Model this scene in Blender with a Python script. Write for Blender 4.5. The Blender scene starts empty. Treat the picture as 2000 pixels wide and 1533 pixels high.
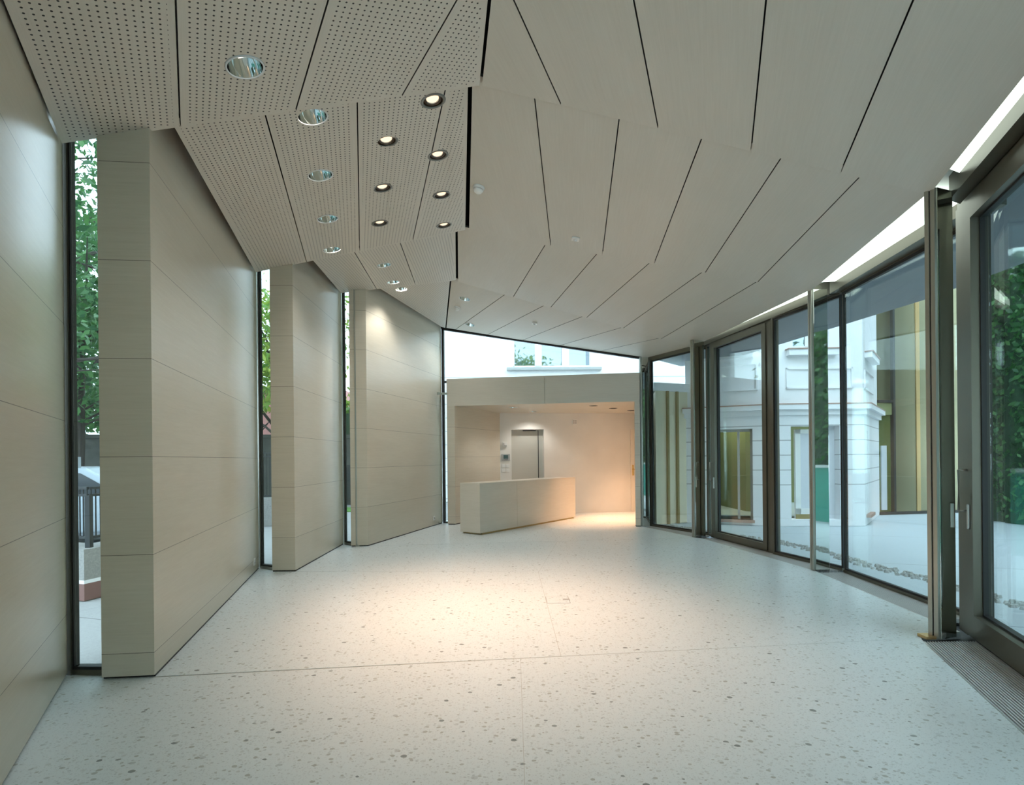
import bpy, bmesh, math, random
from mathutils import Vector, Matrix
R = random.Random(7)
sc = bpy.context.scene
COL = sc.collection
V3 = Vector

# ------------------------------------------------------------------ survey: camera solved from the photo
FPX, EYE, ROLL, SHIFT = 1056.0, 1.35, 0.0095, 128.0
CR, SR = math.cos(ROLL), math.sin(ROLL)
EYEP = V3((0, 0, EYE))
def ray(px, py):
    dx, dy = px - 1000, py - 766.5
    return V3(((dx*CR - dy*SR)/FPX, 1.0, -(dx*SR + dy*CR - SHIFT)/FPX))
def at_z(px, py, z):            # sight line meets a level plane
    r = ray(px, py); return EYEP + r*((z-EYE)/r.z)
def at_y(px, py, y):            # sight line at a given distance
    return EYEP + ray(px, py)*y
def at_wall(px, py, a, b):      # sight line meets the vertical plane over a-b
    r = ray(px, py); n = V3((b[1]-a[1], -(b[0]-a[0]), 0))
    return EYEP + r*(n.dot(V3((a[0], a[1], 0))-EYEP)/n.dot(r))
def at_plane(px, py, p, n):
    r = ray(px, py); return EYEP + r*(n.dot(p-EYEP)/n.dot(r))
def on_line(px, a, b):          # point of the line a-b that is seen at column px
    def u(P):
        Q = P-EYEP; x = Q.x/Q.y*FPX; w = -Q.z/Q.y*FPX + SHIFT
        return 1000 + x*CR + w*SR
    t0, t1 = -.6, 1.6
    f0 = u(a.lerp(b, t0)) - px
    for _ in range(60):
        tm = (t0+t1)/2; fm = u(a.lerp(b, tm)) - px
        if (fm > 0) == (f0 > 0): t0 = tm
        else: t1 = tm
    return a.lerp(b, (t0+t1)/2)

# ------------------------------------------------------------------ materials
def new_mat(name):
    m = bpy.data.materials.new(name); m.use_nodes = True
    nt = m.node_tree; nt.nodes.clear()
    out = nt.nodes.new('ShaderNodeOutputMaterial')
    return m, nt, out
def N(nt, t, **kw):
    n = nt.nodes.new(t)
    for k, v in kw.items():
        if k in n.inputs: n.inputs[k].default_value = v
        else: setattr(n, k, v)
    return n
def math_(nt, op, a, b=None, c=None):
    n = nt.nodes.new('ShaderNodeMath'); n.operation = op
    for i, x in enumerate((a, b, c)):
        if x is None: continue
        if isinstance(x, (int, float)): n.inputs[i].default_value = x
        else: nt.links.new(x, n.inputs[i])
    return n.outputs[0]
def mixc(nt, f, a, b):
    n = nt.nodes.new('ShaderNodeMix'); n.data_type = 'RGBA'
    for i, x in ((0, f), (6, a), (7, b)):
        if isinstance(x, (int, float)): n.inputs[i].default_value = x
        elif isinstance(x, tuple): n.inputs[i].default_value = (*x, 1) if len(x) == 3 else x
        else: nt.links.new(x, n.inputs[i])
    return n.outputs[2]
def bsdf(nt, out, col, rough=.5, metal=0., spec=.5, bump=None, bstr=.1):
    b = N(nt, 'ShaderNodeBsdfPrincipled', Metallic=metal)
    b.inputs['Specular IOR Level'].default_value = spec
    if isinstance(col, tuple): b.inputs['Base Color'].default_value = (*col, 1)
    else: nt.links.new(col, b.inputs['Base Color'])
    if isinstance(rough, (int, float)): b.inputs['Roughness'].default_value = rough
    else: nt.links.new(rough, b.inputs['Roughness'])
    if bump is not None:
        bn = N(nt, 'ShaderNodeBump', Strength=bstr, Distance=.004); nt.links.new(bump, bn.inputs['Height'])
        nt.links.new(bn.outputs[0], b.inputs['Normal'])
    nt.links.new(b.outputs[0], out.inputs[0]); return b
def noise(nt, vec, scale, detail=3., rough=.5):
    n = N(nt, 'ShaderNodeTexNoise', Scale=scale, Detail=detail, Roughness=rough); nt.links.new(vec, n.inputs['Vector'])
    return n.outputs[0]
def mapping(nt, vec, scale, rot=(0, 0, 0), loc=(0, 0, 0)):
    n = N(nt, 'ShaderNodeMapping'); n.inputs['Scale'].default_value = scale
    n.inputs['Rotation'].default_value = rot; n.inputs['Location'].default_value = loc
    nt.links.new(vec, n.inputs['Vector']); return n.outputs[0]
def pos(nt): return N(nt, 'ShaderNodeNewGeometry').outputs['Position']
def ramp(nt, v, a, b):
    n = N(nt, 'ShaderNodeMapRange'); n.inputs[1].default_value = a; n.inputs[2].default_value = b
    nt.links.new(v, n.inputs[0]); return n.outputs[0]

def plain(name, col, rough=.5, metal=0., spec=.5, var=.06, vs=3.):
    m, nt, out = new_mat(name)
    f = noise(nt, pos(nt), vs, 4.)
    c = mixc(nt, f, tuple(x*(1-var) for x in col), tuple(min(1, x*(1+var)) for x in col))
    bsdf(nt, out, c, rough, metal, spec); return m
def emit(name, col, s):
    m, nt, out = new_mat(name)
    e = N(nt, 'ShaderNodeEmission', Strength=s); e.inputs[0].default_value = (*col, 1)
    nt.links.new(e.outputs[0], out.inputs[0]); return m
def glass(name, tint, ior=1.5):
    m, nt, out = new_mat(name)
    g = N(nt, 'ShaderNodeNewGeometry'); fr = N(nt, 'ShaderNodeFresnel')
    i = math_(nt, 'MULTIPLY_ADD', g.outputs['Backfacing'], 1/ior-ior, ior); nt.links.new(i, fr.inputs['IOR'])
    t = N(nt, 'ShaderNodeBsdfTransparent'); t.inputs[0].default_value = (*tint, 1)
    s = N(nt, 'ShaderNodeBsdfGlossy', Roughness=.0); s.inputs[0].default_value = (.93, 1, .97, 1)
    mx = N(nt, 'ShaderNodeMixShader')
    nt.links.new(fr.outputs[0], mx.inputs[0]); nt.links.new(t.outputs[0], mx.inputs[1]); nt.links.new(s.outputs[0], mx.inputs[2])
    nt.links.new(mx.outputs[0], out.inputs[0]); return m

WOODC = ((.57, .52, .415), (.66, .61, .505))
def wood(name, zoff=None, mod=.6117, rough=.30, cols=WOODC, vseam=None):
    """pale limed veneer, grain running level; shadow joints every mod metres"""
    m, nt, out = new_mat(name)
    p = pos(nt)
    g1 = noise(nt, mapping(nt, p, (1.2, 1.2, 26)), 2.2, 5., .65)
    g2 = noise(nt, mapping(nt, p, (3, 3, 190)), 1.6, 2., .6)
    g3 = noise(nt, mapping(nt, p, (.5, .5, 3)), 1.3, 3.)
    f = math_(nt, 'ADD', math_(nt, 'MULTIPLY', g1, .55), math_(nt, 'MULTIPLY', g2, .35))
    f = ramp(nt, math_(nt, 'ADD', f, math_(nt, 'MULTIPLY', g3, .3)), .40, .80)
    c = mixc(nt, f, *cols)
    if zoff is not None:
        sep = N(nt, 'ShaderNodeSeparateXYZ'); nt.links.new(p, sep.inputs[0])
        q = math_(nt, 'DIVIDE', math_(nt, 'SUBTRACT', sep.outputs[2], zoff-20*mod), mod)
        d = math_(nt, 'MULTIPLY', math_(nt, 'PINGPONG', q, .5), mod)
        j = math_(nt, 'LESS_THAN', d, .0017)
        # each board a slightly different sheet of veneer
        wn = N(nt, 'ShaderNodeTexWhiteNoise'); wn.noise_dimensions = '1D'; nt.links.new(math_(nt, 'FLOOR', q), wn.inputs['W'])
        c = mixc(nt, math_(nt, 'MULTIPLY', wn.outputs[0], .22), c, tuple(x*.86 for x in cols[0]))
        c = mixc(nt, j, c, (.13, .11, .08))
    bsdf(nt, out, c, rough, 0, .5, g1, .05); return m

def ceiling_mat(name, holes):
    m, nt, out = new_mat(name)
    uv = N(nt, 'ShaderNodeUVMap').outputs[0]
    g1 = noise(nt, mapping(nt, uv, (30, 1.1, 1)), 2., 5., .65)
    g2 = noise(nt, mapping(nt, uv, (2, .6, 1)), 1.5, 3.)
    g3 = noise(nt, mapping(nt, uv, (160, 2, 1)), 1.5, 2.)
    f = ramp(nt, math_(nt, 'ADD', math_(nt, 'ADD', math_(nt, 'MULTIPLY', g1, .4), math_(nt, 'MULTIPLY', g2, .35)), math_(nt, 'MULTIPLY', g3, .3)), .3, .8)
    c = mixc(nt, f, (.53, .49, .42), (.63, .59, .52))
    rough = .45
    if holes:
        pt = .035
        sep = N(nt, 'ShaderNodeSeparateXYZ'); nt.links.new(uv, sep.inputs[0])
        fx = math_(nt, 'SUBTRACT', math_(nt, 'FRACT', math_(nt, 'DIVIDE', sep.outputs[0], pt)), .5)
        fy = math_(nt, 'SUBTRACT', math_(nt, 'FRACT', math_(nt, 'DIVIDE', sep.outputs[1], pt)), .5)
        d = math_(nt, 'SQRT', math_(nt, 'ADD', math_(nt, 'MULTIPLY', fx, fx), math_(nt, 'MULTIPLY', fy, fy)))
        h = math_(nt, 'LESS_THAN', d, .0056/pt)
        c = mixc(nt, h, c, (.012, .012, .012))
    bsdf(nt, out, c, rough, 0, .4, g1, .04); return m

def terrazzo(name, base=(.68, .75, .77), rough=.32):
    m, nt, out = new_mat(name)
    p = pos(nt)
    warp = N(nt, 'ShaderNodeVectorMath', operation='MULTIPLY_ADD')
    nz = N(nt, 'ShaderNodeTexNoise', Scale=30.); nt.links.new(p, nz.inputs['Vector'])
    nt.links.new(nz.outputs['Color'], warp.inputs[0]); warp.inputs[1].default_value = (.012, .012, 0); nt.links.new(p, warp.inputs[2])
    pw = warp.outputs[0]
    c = base
    def chips(scale, thr, keep, col, c):
        v = N(nt, 'ShaderNodeTexVoronoi', Scale=scale); nt.links.new(mapping(nt, pw, (1, 1.25, 0)), v.inputs['Vector'])
        sp = N(nt, 'ShaderNodeSeparateColor'); nt.links.new(v.outputs['Color'], sp.inputs[0])
        size = math_(nt, 'MULTIPLY_ADD', sp.outputs[1], thr*.7, thr*.45)
        mask = math_(nt, 'MULTIPLY', math_(nt, 'LESS_THAN', v.outputs['Distance'], size), math_(nt, 'LESS_THAN', sp.outputs[0], keep))
        mask = math_(nt, 'MULTIPLY', mask, math_(nt, 'MULTIPLY_ADD', sp.outputs[2], .75, .25))
        return mixc(nt, mask, c, col)
    c = chips(130., .45, .55, tuple(x*.80 for x in base), c)
    c = chips(62., .42, .45, tuple(x*.74 for x in base), c)
    c = chips(34., .40, .30, (.40, .43, .41), c)
    c = chips(24., .36, .07, (.17, .20, .20), c)
    cl = noise(nt, p, .7, 3.)
    c = mixc(nt, math_(nt, 'MULTIPLY', cl, .10), c, tuple(x*.75 for x in base))
    bsdf(nt, out, c, rough, 0, .4); return m

def paving(name, a, b, scale=40., joint=None, rough=.8):
    m, nt, out = new_mat(name)
    p = pos(nt)
    f = noise(nt, p, scale, 4., .7); f2 = noise(nt, p, 1.2, 3.)
    c = mixc(nt, ramp(nt, f, .3, .7), a, b)
    c = mixc(nt, math_(nt, 'MULTIPLY', f2, .3), c, tuple(x*.75 for x in a))
    if joint:
        sep = N(nt, 'ShaderNodeSeparateXYZ'); nt.links.new(mapping(nt, p, (1, 1, 1), (0, 0, .3)), sep.inputs[0])
        d = math_(nt, 'MULTIPLY', math_(nt, 'PINGPONG', math_(nt, 'DIVIDE', math_(nt, 'ADD', sep.outputs[1], 40.*joint), joint), .5), joint)
        c = mixc(nt, math_(nt, 'LESS_THAN', d, .006), c, tuple(x*.45 for x in a))
    bsdf(nt, out, c, rough, 0, .3); return m

def stucco(name, col, joints=None):
    m, nt, out = new_mat(name)
    p = pos(nt)
    f = noise(nt, p, 1.5, 5.)
    c = mixc(nt, f, tuple(x*.95 for x in col), col)
    if joints:
        z0, z1, mod = joints
        sep = N(nt, 'ShaderNodeSeparateXYZ'); nt.links.new(p, sep.inputs[0]); z = sep.outputs[2]
        d = math_(nt, 'MULTIPLY', math_(nt, 'PINGPONG', math_(nt, 'DIVIDE', math_(nt, 'SUBTRACT', z, z0-20*mod), mod), .5), mod)
        j = math_(nt, 'MULTIPLY', math_(nt, 'LESS_THAN', d, .010), math_(nt, 'MULTIPLY', math_(nt, 'GREATER_THAN', z, z0-.02), math_(nt, 'LESS_THAN', z, z1)))
        c = mixc(nt, j, c, tuple(x*.55 for x in col))
    bsdf(nt, out, c, .8, 0, .25, noise(nt, p, 90, 2), .05); return m

def leafmat(name, a, b):
    m, nt, out = new_mat(name)
    oi = N(nt, 'ShaderNodeNewGeometry')
    c = mixc(nt, oi.outputs['Random Per Island'], a, b)
    bs = N(nt, 'ShaderNodeBsdfPrincipled', Roughness=.5); nt.links.new(c, bs.inputs['Base Color'])
    tr = N(nt, 'ShaderNodeBsdfTranslucent'); nt.links.new(c, tr.inputs[0])
    mx = N(nt, 'ShaderNodeMixShader'); mx.inputs[0].default_value = .35
    nt.links.new(bs.outputs[0], mx.inputs[1]); nt.links.new(tr.outputs[0], mx.inputs[2]); nt.links.new(mx.outputs[0], out.inputs[0])
    return m

M = dict(
    ceil=ceiling_mat('ceiling_veneer', False), perf=ceiling_mat('ceiling_veneer_perforated', True),
    slat=plain('grille_slat_aluminium', (.60, .62, .62), .45, .35), core=plain('panel_core', (.05, .045, .04), .8), void=plain('plenum_black', (.012, .012, .012), .9), floor=terrazzo('terrazzo'), grout=plain('floor_joint_sealant', (.46, .47, .45), .7),
    bronze=plain('bronze_anodised_aluminium', (.15, .14, .11), .36, .65), alu=plain('satin_aluminium', (.42, .42, .37), .36, .8),
    dark=plain('dark_gasket', (.018, .018, .018), .5), mirror=plain('polished_stainless_steel', (.72, .76, .72), .03, 1., var=.01),
    gold=plain('brass_shim', (.62, .42, .20), .3, 1.), steel=plain('brushed_steel', (.62, .62, .60), .32, .9),
    white=plain('white_plaster', (.78, .76, .71), .75), offw=plain('white_plastic', (.80, .80, .77), .4),
    glass=glass('clear_glass', (.95, .982, .972)), slit=glass('slit_glass', (.97, .985, .98)),
    greydoor=plain('grey_door_leaf', (.52, .51, .45), .5), wdoor=plain('white_lacquer', (.82, .77, .68), .35),
    brass=plain('brass_handle', (.75, .55, .22), .25, 1.), screen=plain('intercom_screen', (.03, .06, .045), .2),
    grey=plain('grey_plastic', (.40, .41, .40), .4), pict=plain('pictogram_grey', (.45, .42, .38), .6),
    refl=plain('downlight_reflector', (.80, .84, .83), .07, 1., var=.01), trimw=plain('downlight_trim', (.60, .62, .62), .4),
    trimd=plain('halogen_trim', (.17, .17, .155), .4, .3), gim=plain('halogen_gimbal', (.10, .08, .065), .3, .6),
    cfl=emit('fluorescent_tube_glow', (1., .93, .84), 9.), halo=emit('halogen_glow', (1., .66, .38), 1.6), halod=plain('halogen_unlit', (.22, .18, .14), .25, .6),
    cove=emit('cove_lamp_glow', (.86, 1., .90), 1.9), covew=plain('cove_reflector_white', (.82, .86, .82), .6),
    pave=paving('pavement_concrete', (.29, .29, .29), (.38, .38, .38), 60., 1.7), court=paving('courtyard_paving', (.50, .56, .60), (.60, .66, .70), 80., 2.6),
    stucco=stucco('white_stucco', (.88, .88, .90)), rust=stucco('white_stucco_coursed', (.88, .88, .90), (.79, 2.0, .283)),
    rust2=stucco('white_stucco_wide_courses', (.86, .86, .87), (-2., 4., .42)),
    soff=plain('grey_soffit', (.20, .22, .25), .6), brick=plain('brick_coping', (.42, .27, .22), .8), 
    brassw=plain('brass_cladding', (.30, .275, .17), .34, .85, var=.15, vs=1.2), brassl=plain('brass_slat_cladding', (.78, .70, .52), .45, .15, var=.08), brassd=plain('brass_rib', (.36, .28, .12), .4, .7),
    gglass=plain('dark_green_glazing', (.12, .15, .05), .05, .0, .6), inner=plain('room_green_wall', (.25, .28, .13), .7), pale=plain('pale_curtain', (.66, .68, .72), .8),
    pebble=plain('pebble', (.40, .40, .39), .7, var=.6, vs=25.), teal=plain('teal_board', (.08, .40, .32), .35), 
    conc=paving('rough_concrete', (.24, .24, .23), (.40, .38, .36), 55.), bandr=plain('red_brown_plinth', (.20, .10, .085), .7),
    rail=plain('dark_railing_paint', (.015, .018, .021), .6), galv=plain('galvanised_steel', (.50, .55, .58), .4, .4),
    stone=paving('dark_retaining_stone', (.05, .055, .05), (.11, .11, .10), 6.), asph=paving('asphalt', (.16, .18, .21), (.22, .24, .27), 50.),
    bark=plain('bark', (.045, .038, .034), .9, var=.4, vs=12.), leafd=leafmat('leaf_dark', (.02, .09, .035), (.08, .22, .06)),
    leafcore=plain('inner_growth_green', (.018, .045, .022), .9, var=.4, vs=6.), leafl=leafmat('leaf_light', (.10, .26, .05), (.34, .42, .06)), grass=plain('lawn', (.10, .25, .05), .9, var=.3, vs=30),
    car=plain('silver_blue_car_paint', (.45, .52, .58), .25, .3), carg=plain('car_window', (.03, .04, .05), .08), tyre=plain('tyre', (.02, .02, .02), .8), 
    redw=plain('red_facade', (.44, .20, .18), .8), wpane=plain('dark_window_pane', (.30, .36, .40), .02, .85, .9, var=.1), sign=plain('white_sign', (.8, .8, .8), .5),
)
for i, z in enumerate((.388, .157, .41, .61)): M['wood%d' % i] = wood('veneer_wall_%s' % 'abcd'[i], z)
M['woodp'] = wood('veneer_portal', .16)
M['woodc'] = wood('veneer_counter', None, cols=((.60, .555, .465), (.68, .635, .55)))

# ------------------------------------------------------------------ mesh builder
class MB:
    def __init__(s): s.v = []; s.f = []; s.m = []; s.uv = {}
    def add(s, vs, fs, mi=0):
        o = len(s.v); s.v += [tuple(v) for v in vs]
        for f in fs: s.f.append(tuple(i+o for i in f)); s.m.append(mi)
        return s
    def box(s, x0, x1, y0, y1, z0, z1, mi=0):
        vs = [(x, y, z) for z in (z0, z1) for x, y in ((x0, y0), (x1, y0), (x1, y1), (x0, y1))]
        return s.add(vs, HEX, mi)
    def prism(s, poly, z0, z1, mi=0):
        if sum(poly[i-1][0]*poly[i][1]-poly[i][0]*poly[i-1][1] for i in range(len(poly))) < 0: poly = poly[::-1]
        n = len(poly)
        lo = (lambda i: z0[i]) if isinstance(z0, (list, tuple)) else (lambda i: z0)
        vs = [(p[0], p[1], lo(i)) for i, p in enumerate(poly)] + [(p[0], p[1], z1) for p in poly]
        fs = [tuple(range(n))[::-1], tuple(range(n, 2*n))] + [(i, (i+1) % n, n+(i+1) % n, n+i) for i in range(n)]
        return s.add(vs, fs, mi)
    def seg(s, a, b, t0, t1, z0, z1, mi=0, e0=0., e1=0.):
        """box along plan line a-b, offset t0..t1 to the left of it"""
        a = V3((a[0], a[1])); b = V3((b[0], b[1])); d = (b-a).normalized(); n = V3((-d.y, d.x))
        a = a - d*e0; b = b + d*e1
        P = [a+n*t0, b+n*t0, b+n*t1, a+n*t1]
        return s.prism([(p.x, p.y) for p in P], z0, z1, mi)
    def slab(s, bot, up, mi=0):
        n = len(bot)
        return s.add(list(bot)+[p+up for p in bot], [tuple(range(n)), tuple(range(n, 2*n))[::-1]] + [(i, n+i, n+(i+1) % n, (i+1) % n) for i in range(n)], mi)
    def lathe(s, prof, seg=24, mi=0, mtx=None, cap0=False, cap1=False):
        o = len(s.v); mtx = mtx or Matrix()
        for r, z in prof:
            for k in range(seg):
                a = 2*math.pi*k/seg; s.v.append(tuple(mtx @ V3((r*math.cos(a), r*math.sin(a), z))))
        for j in range(len(prof)-1):
            for k in range(seg):
                a, b = o+j*seg+k, o+j*seg+(k+1) % seg
                s.f.append((a, b, b+seg, a+seg)); s.m.append(mi)
        if cap0: s.f.append(tuple(o+k for k in range(seg))[::-1]); s.m.append(mi)
        if cap1: e = o+(len(prof)-1)*seg; s.f.append(tuple(e+k for k in range(seg))); s.m.append(mi)
        return s
    def tube(s, pts, r, seg=8, mi=0):
        pts = [V3(p) for p in pts]; rs = r if isinstance(r, (list, tuple)) else [r]*len(pts)
        o = len(s.v)
        for i, p in enumerate(pts):
            d = (pts[min(i+1, len(pts)-1)]-pts[max(i-1, 0)]).normalized()
            q = d.to_track_quat('Z', 'Y')
            for k in range(seg):
                a = 2*math.pi*k/seg; s.v.append(tuple(p+q @ V3((rs[i]*math.cos(a), rs[i]*math.sin(a), 0))))
        for j in range(len(pts)-1):
            for k in range(seg):
                a, b = o+j*seg+k, o+j*seg+(k+1) % seg
                s.f.append((a, b, b+seg, a+seg)); s.m.append(mi)
        s.f.append(tuple(o+k for k in range(seg))[::-1]); s.m.append(mi)
        e = o+(len(pts)-1)*seg; s.f.append(tuple(e+k for k in range(seg))); s.m.append(mi)
        return s
    def build(s, name, mats, parent=None, loc=None, smooth=False, bevel=0., recalc=True, mtx=None):
        me = bpy.data.meshes.new(name); me.from_pydata(s.v, [], s.f)
        if not isinstance(mats, (list, tuple)): mats = [mats]
        for m in mats: me.materials.append(m)
        me.polygons.foreach_set('material_index', s.m)
        if recalc or bevel:
            bm = bmesh.new(); bm.from_mesh(me)
            if recalc: bmesh.ops.recalc_face_normals(bm, faces=bm.faces)
            if bevel: bmesh.ops.bevel(bm, geom=list(bm.edges), offset=bevel, segments=2, affect='EDGES', profile=.6)
            bm.to_mesh(me); bm.free()
        if smooth: me.polygons.foreach_set('use_smooth', [True]*len(me.polygons))
        o = bpy.data.objects.new(name, me); COL.objects.link(o)
        if mtx is not None: o.matrix_world = mtx
        if parent is not None: o.parent = parent
        return o
HEX = [(3, 2, 1, 0), (4, 5, 6, 7), (0, 1, 5, 4), (1, 2, 6, 5), (2, 3, 7, 6), (3, 0, 4, 7)]
def tag(o, label=None, cat=None, group=None, kind=None):
    if label: o['label'] = label
    if cat: o['category'] = cat
    if group: o['group'] = group
    if kind: o['kind'] = kind
    return o
def empty(name, label, cat, group=None, kind=None, mtx=None, loc=None):
    o = bpy.data.objects.new(name, None); COL.objects.link(o); o.empty_display_size = .1
    if mtx is not None: o.matrix_world = mtx
    if loc is not None: o.location = loc
    return tag(o, label, cat, group, kind)
def copy_tree(o, parent=None):
    c = o.copy(); COL.objects.link(c)
    if parent is not None: c.parent = parent
    for ch in list(o.children): copy_tree(ch, c)
    return c
def child_of(o, root):          # keep world-space meshes under a root placed away from the origin
    o.parent = root; o.matrix_parent_inverse = Matrix.Translation(-root.location); return o

def pierced(mb, a, b, t0, t1, z0, z1, holes, mi=0):
    """straight wall a-b with rectangular openings (s0,s1,z0,z1) measured along it"""
    A = V3((a[0], a[1])); B = V3((b[0], b[1])); L = (B-A).length; d = (B-A)/L
    xs = sorted({0., L, *[h[0] for h in holes], *[h[1] for h in holes]})
    for i in range(len(xs)-1):
        xm = (xs[i]+xs[i+1])/2
        cuts = sorted((h[2], h[3]) for h in holes if h[0] < xm < h[1])
        z = z0
        for c0, c1 in cuts+[(z1, z1)]:
            if c0 > z+1e-4:
                mb.seg(A+d*xs[i], A+d*xs[i+1], t0, t1, z, c0, mi)
            z = max(z, c1)

# ------------------------------------------------------------------ plan, surveyed on the floor
FL = lambda px, py: at_z(px, py, 0)
A1, B1, C0, C1 = FL(200, 1328), FL(303, 1323), FL(133, 1319), FL(507, 1110)
A2, B2, C2 = FL(533, 1116.5), FL(578, 1116), FL(672, 1063)
A3, B3, C3 = FL(687, 1067.5), FL(720, 1066.5), FL(866, 1021.5)
PL, PR = FL(876, 1024.5), FL(1253, 1028.5)
ZR = 3.27            # level lower edge of the ceiling along the glazed side
ZT = 4.75            # top of the closed roof void
# ceiling creases: left end, ridge, right end
L1, K1, R1 = at_y(121, 281, 3.34), at_y(940, 167.5, 3.76), at_z(1817, 381, ZR)
L2, K2, R2 = at_y(500, 532, 6.62), at_y(904, 450.5, 6.5), at_z(1584, 570, ZR)
L3, K3, R3 = at_y(667, 572.5, 8.5), at_y(888, 548, 8.6), at_z(1352, 679, ZR)
L4, R4 = at_y(864, 639, 11.22), at_z(1262, 703.5, ZR)

# ------------------------------------------------------------------ ceiling
ceiling = empty('ceiling', 'folded ceiling of pale veneer panels, perforated on the left and plain on the right', 'ceiling', kind='structure')
def inset(poly, ds):
    n = len(poly); c = sum(poly, V3())/n
    nrm = V3()
    for i in range(n): nrm += (poly[i]-c).cross(poly[(i+1) % n]-c)
    nrm.normalize(); ex = poly[1]-poly[0]; ex = (ex-nrm*ex.dot(nrm)).normalized(); ey = nrm.cross(ex)
    P = [V3(((p-c).dot(ex), (p-c).dot(ey))) for p in poly]
    H = [(p-c).dot(nrm) for p in poly]
    lines = []
    for i in range(n):
        a, b = P[i], P[(i+1) % n]; d = (b-a).normalized(); k = V3((-d.y, d.x))
        lines.append((a+k*ds[i], d))
    out = []
    for i in range(n):
        (p, d), (q, e) = lines[i-1], lines[i]
        den = d.x*e.y-d.y*e.x
        if abs(den) < 1e-6: x = q
        else: t = ((q-p).x*e.y-(q-p).y*e.x)/den; x = p+d*t
        out.append(c+ex*x.x+ey*x.y+nrm*H[i])
    return out, nrm
panels = []
def panel(poly, dirv, perf, ds=None):
    n = len(poly)
    ds = ds or [.0045]*n
    bot, nrm = inset(poly, ds)
    if nrm.z > 0:               # make the winding face down
        poly = poly[::-1]; ds = (ds[::-1][1:]+ds[::-1][:1]); bot, nrm = inset(poly, ds)
    mb = MB(); up = -nrm*.022
    if perf:
        short = min((bot[i]-bot[i-1]).length for i in range(n))
        inn, _ = inset(bot, [min(.032, short*.3)]*n)
        vs = bot+inn+[p+up for p in bot]
        fs = [tuple(range(n, 2*n))]; ms = [1]
        for i in range(n):
            j = (i+1) % n
            fs.append((i, j, n+j, n+i)); ms.append(0)
            fs.append((j, i, 2*n+i, 2*n+j)); ms.append(2)
        fs.append(tuple(range(2*n, 3*n))[::-1]); ms.append(2)
        for f, m in zip(fs, ms): mb.add([], [], 0); mb.f.append(f); mb.m.append(m)
        mb.v = [tuple(v) for v in vs]
    else:
        mb.slab(bot, up); mb.m = [0]+[2]*(len(mb.m)-1)
    o = mb.build('perforated_panel' if perf else 'plain_panel', [M['ceil'], M['perf'], M['core']], ceiling)
    pv = nrm.cross(dirv).normalized(); dv = pv.cross(nrm).normalized()
    uvl = o.data.uv_layers.new(name='UVMap'); me = o.data
    off = bot[0]
    for lp in me.loops:
        co = me.vertices[lp.vertex_index].co
        uvl.data[lp.index].uv = ((co-off).dot(pv), (co-off).dot(dv))
    panels.append(o)
    faces = []
    for p in me.polygons:
        if p.normal.z < -.5: faces.append(([me.vertices[i].co.copy() for i in p.vertices], p.normal.copy()))
    flat.append((o, faces)); return o
flat = []
UP = V3((0, -.07, .024))        # each strip tucks in behind the one nearer the door
def strip(near, far, n_px, f_px, dirv, perf, slot_left, near_shift=UP):
    Np = [on_line(p, *near) for p in n_px]; Fp = [on_line(p, *far) for p in f_px]
    # run the near edge back underneath the previous strip, along the strip's own direction
    Np = [a+(a-b).normalized()*.07+V3((0, 0, .022)) for a, b in zip(Np, Fp)]
    for i in range(len(Np)-1):
        panel([Np[i], Np[i+1], Fp[i+1], Fp[i]], dirv, perf)
# strip nearest the camera: seams run level, cut off by the ridge slot
dl0, dr0 = V3((-.592, 1, 0)).normalized(), V3((.386, 1, 0)).normalized()
nl = dl0.cross(K1-L1).normalized(); nr = dr0.cross(R1-K1).normalized()
sd = nl.cross(nr).normalized(); sd = sd if sd.y < 0 else -sd
Y0 = .8
S0 = K1+sd*((Y0-K1.y)/sd.y)
def strip0(crease, pxs, dv, perf, slot_first):
    F = [on_line(p, *crease) for p in pxs]
    def near(F_, slot):
        if slot: return S0.copy(), 'e'
        # where the seam meets the slot line, in plan
        a, d, b, e = F_, -dv, K1, sd
        den = d.x*e.y-d.y*e.x
        t = ((b-a).x*e.y-(b-a).y*e.x)/den
        ty = (a.y-Y0)/dv.y
        if 0 < t < ty: return a+d*t, 's'
        return a+d*ty, 'y'
    idx = list(range(len(F)))
    for i in range(len(F)-1):
        sl = [False, False]
        if slot_first and i == 0: sl[0] = True
        if not slot_first and i == len(F)-2: sl[1] = True
        (n0, k0), (n1, k1) = near(F[i], sl[0]), near(F[i+1], sl[1])
        if sl[0]: n0, k0 = (S0, 'e') if k1 == 'y' else (None, None)
        if sl[1]: n1, k1 = (S0, 'e') if k0 == 'y' else (None, None)
        poly = [F[i], F[i+1]]; ds = [.003]
        if n1 is not None: poly.append(n1)
        if k0 == 'y' and k1 == 's' or k0 == 's' and k1 == 'y': poly.append(S0)
        if n0 is not None: poly.append(n0)
        ds = []
        for q in range(len(poly)):
            a, b = poly[q], poly[(q+1) % len(poly)]
            def onslot(p): return ((p-K1)-(p-K1).dot(sd)*sd).length < .03
            ds.append(.010 if onslot(a) and onslot(b) else .0045)
        panel(poly, dv, perf, ds)
K1a, K1b = on_line(959.5, L1, K1), on_line(959.5, K1, R1)
strip0((L1, K1), [121, 353, 578, 785, 940], dl0, True, False)
strip0((K1, R1), [940, 1098, 1287, 1468, 1642, 1817], dr0, False, True)
strip((L1, K1), (L2, K2), [338, 518, 699, 872, 916.5], [500, 600, 703.5, 807, 910.5], V3((-.277, 1, 0)), True, False)
strip((K1, R1), (K2, R2), [922.5, 1045, 1211, 1373, 1529, 1683, 1817], [916.5, 1077, 1177.5, 1278, 1377.5, 1480, 1584], V3((.121, 1, 0)), False, True)
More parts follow.
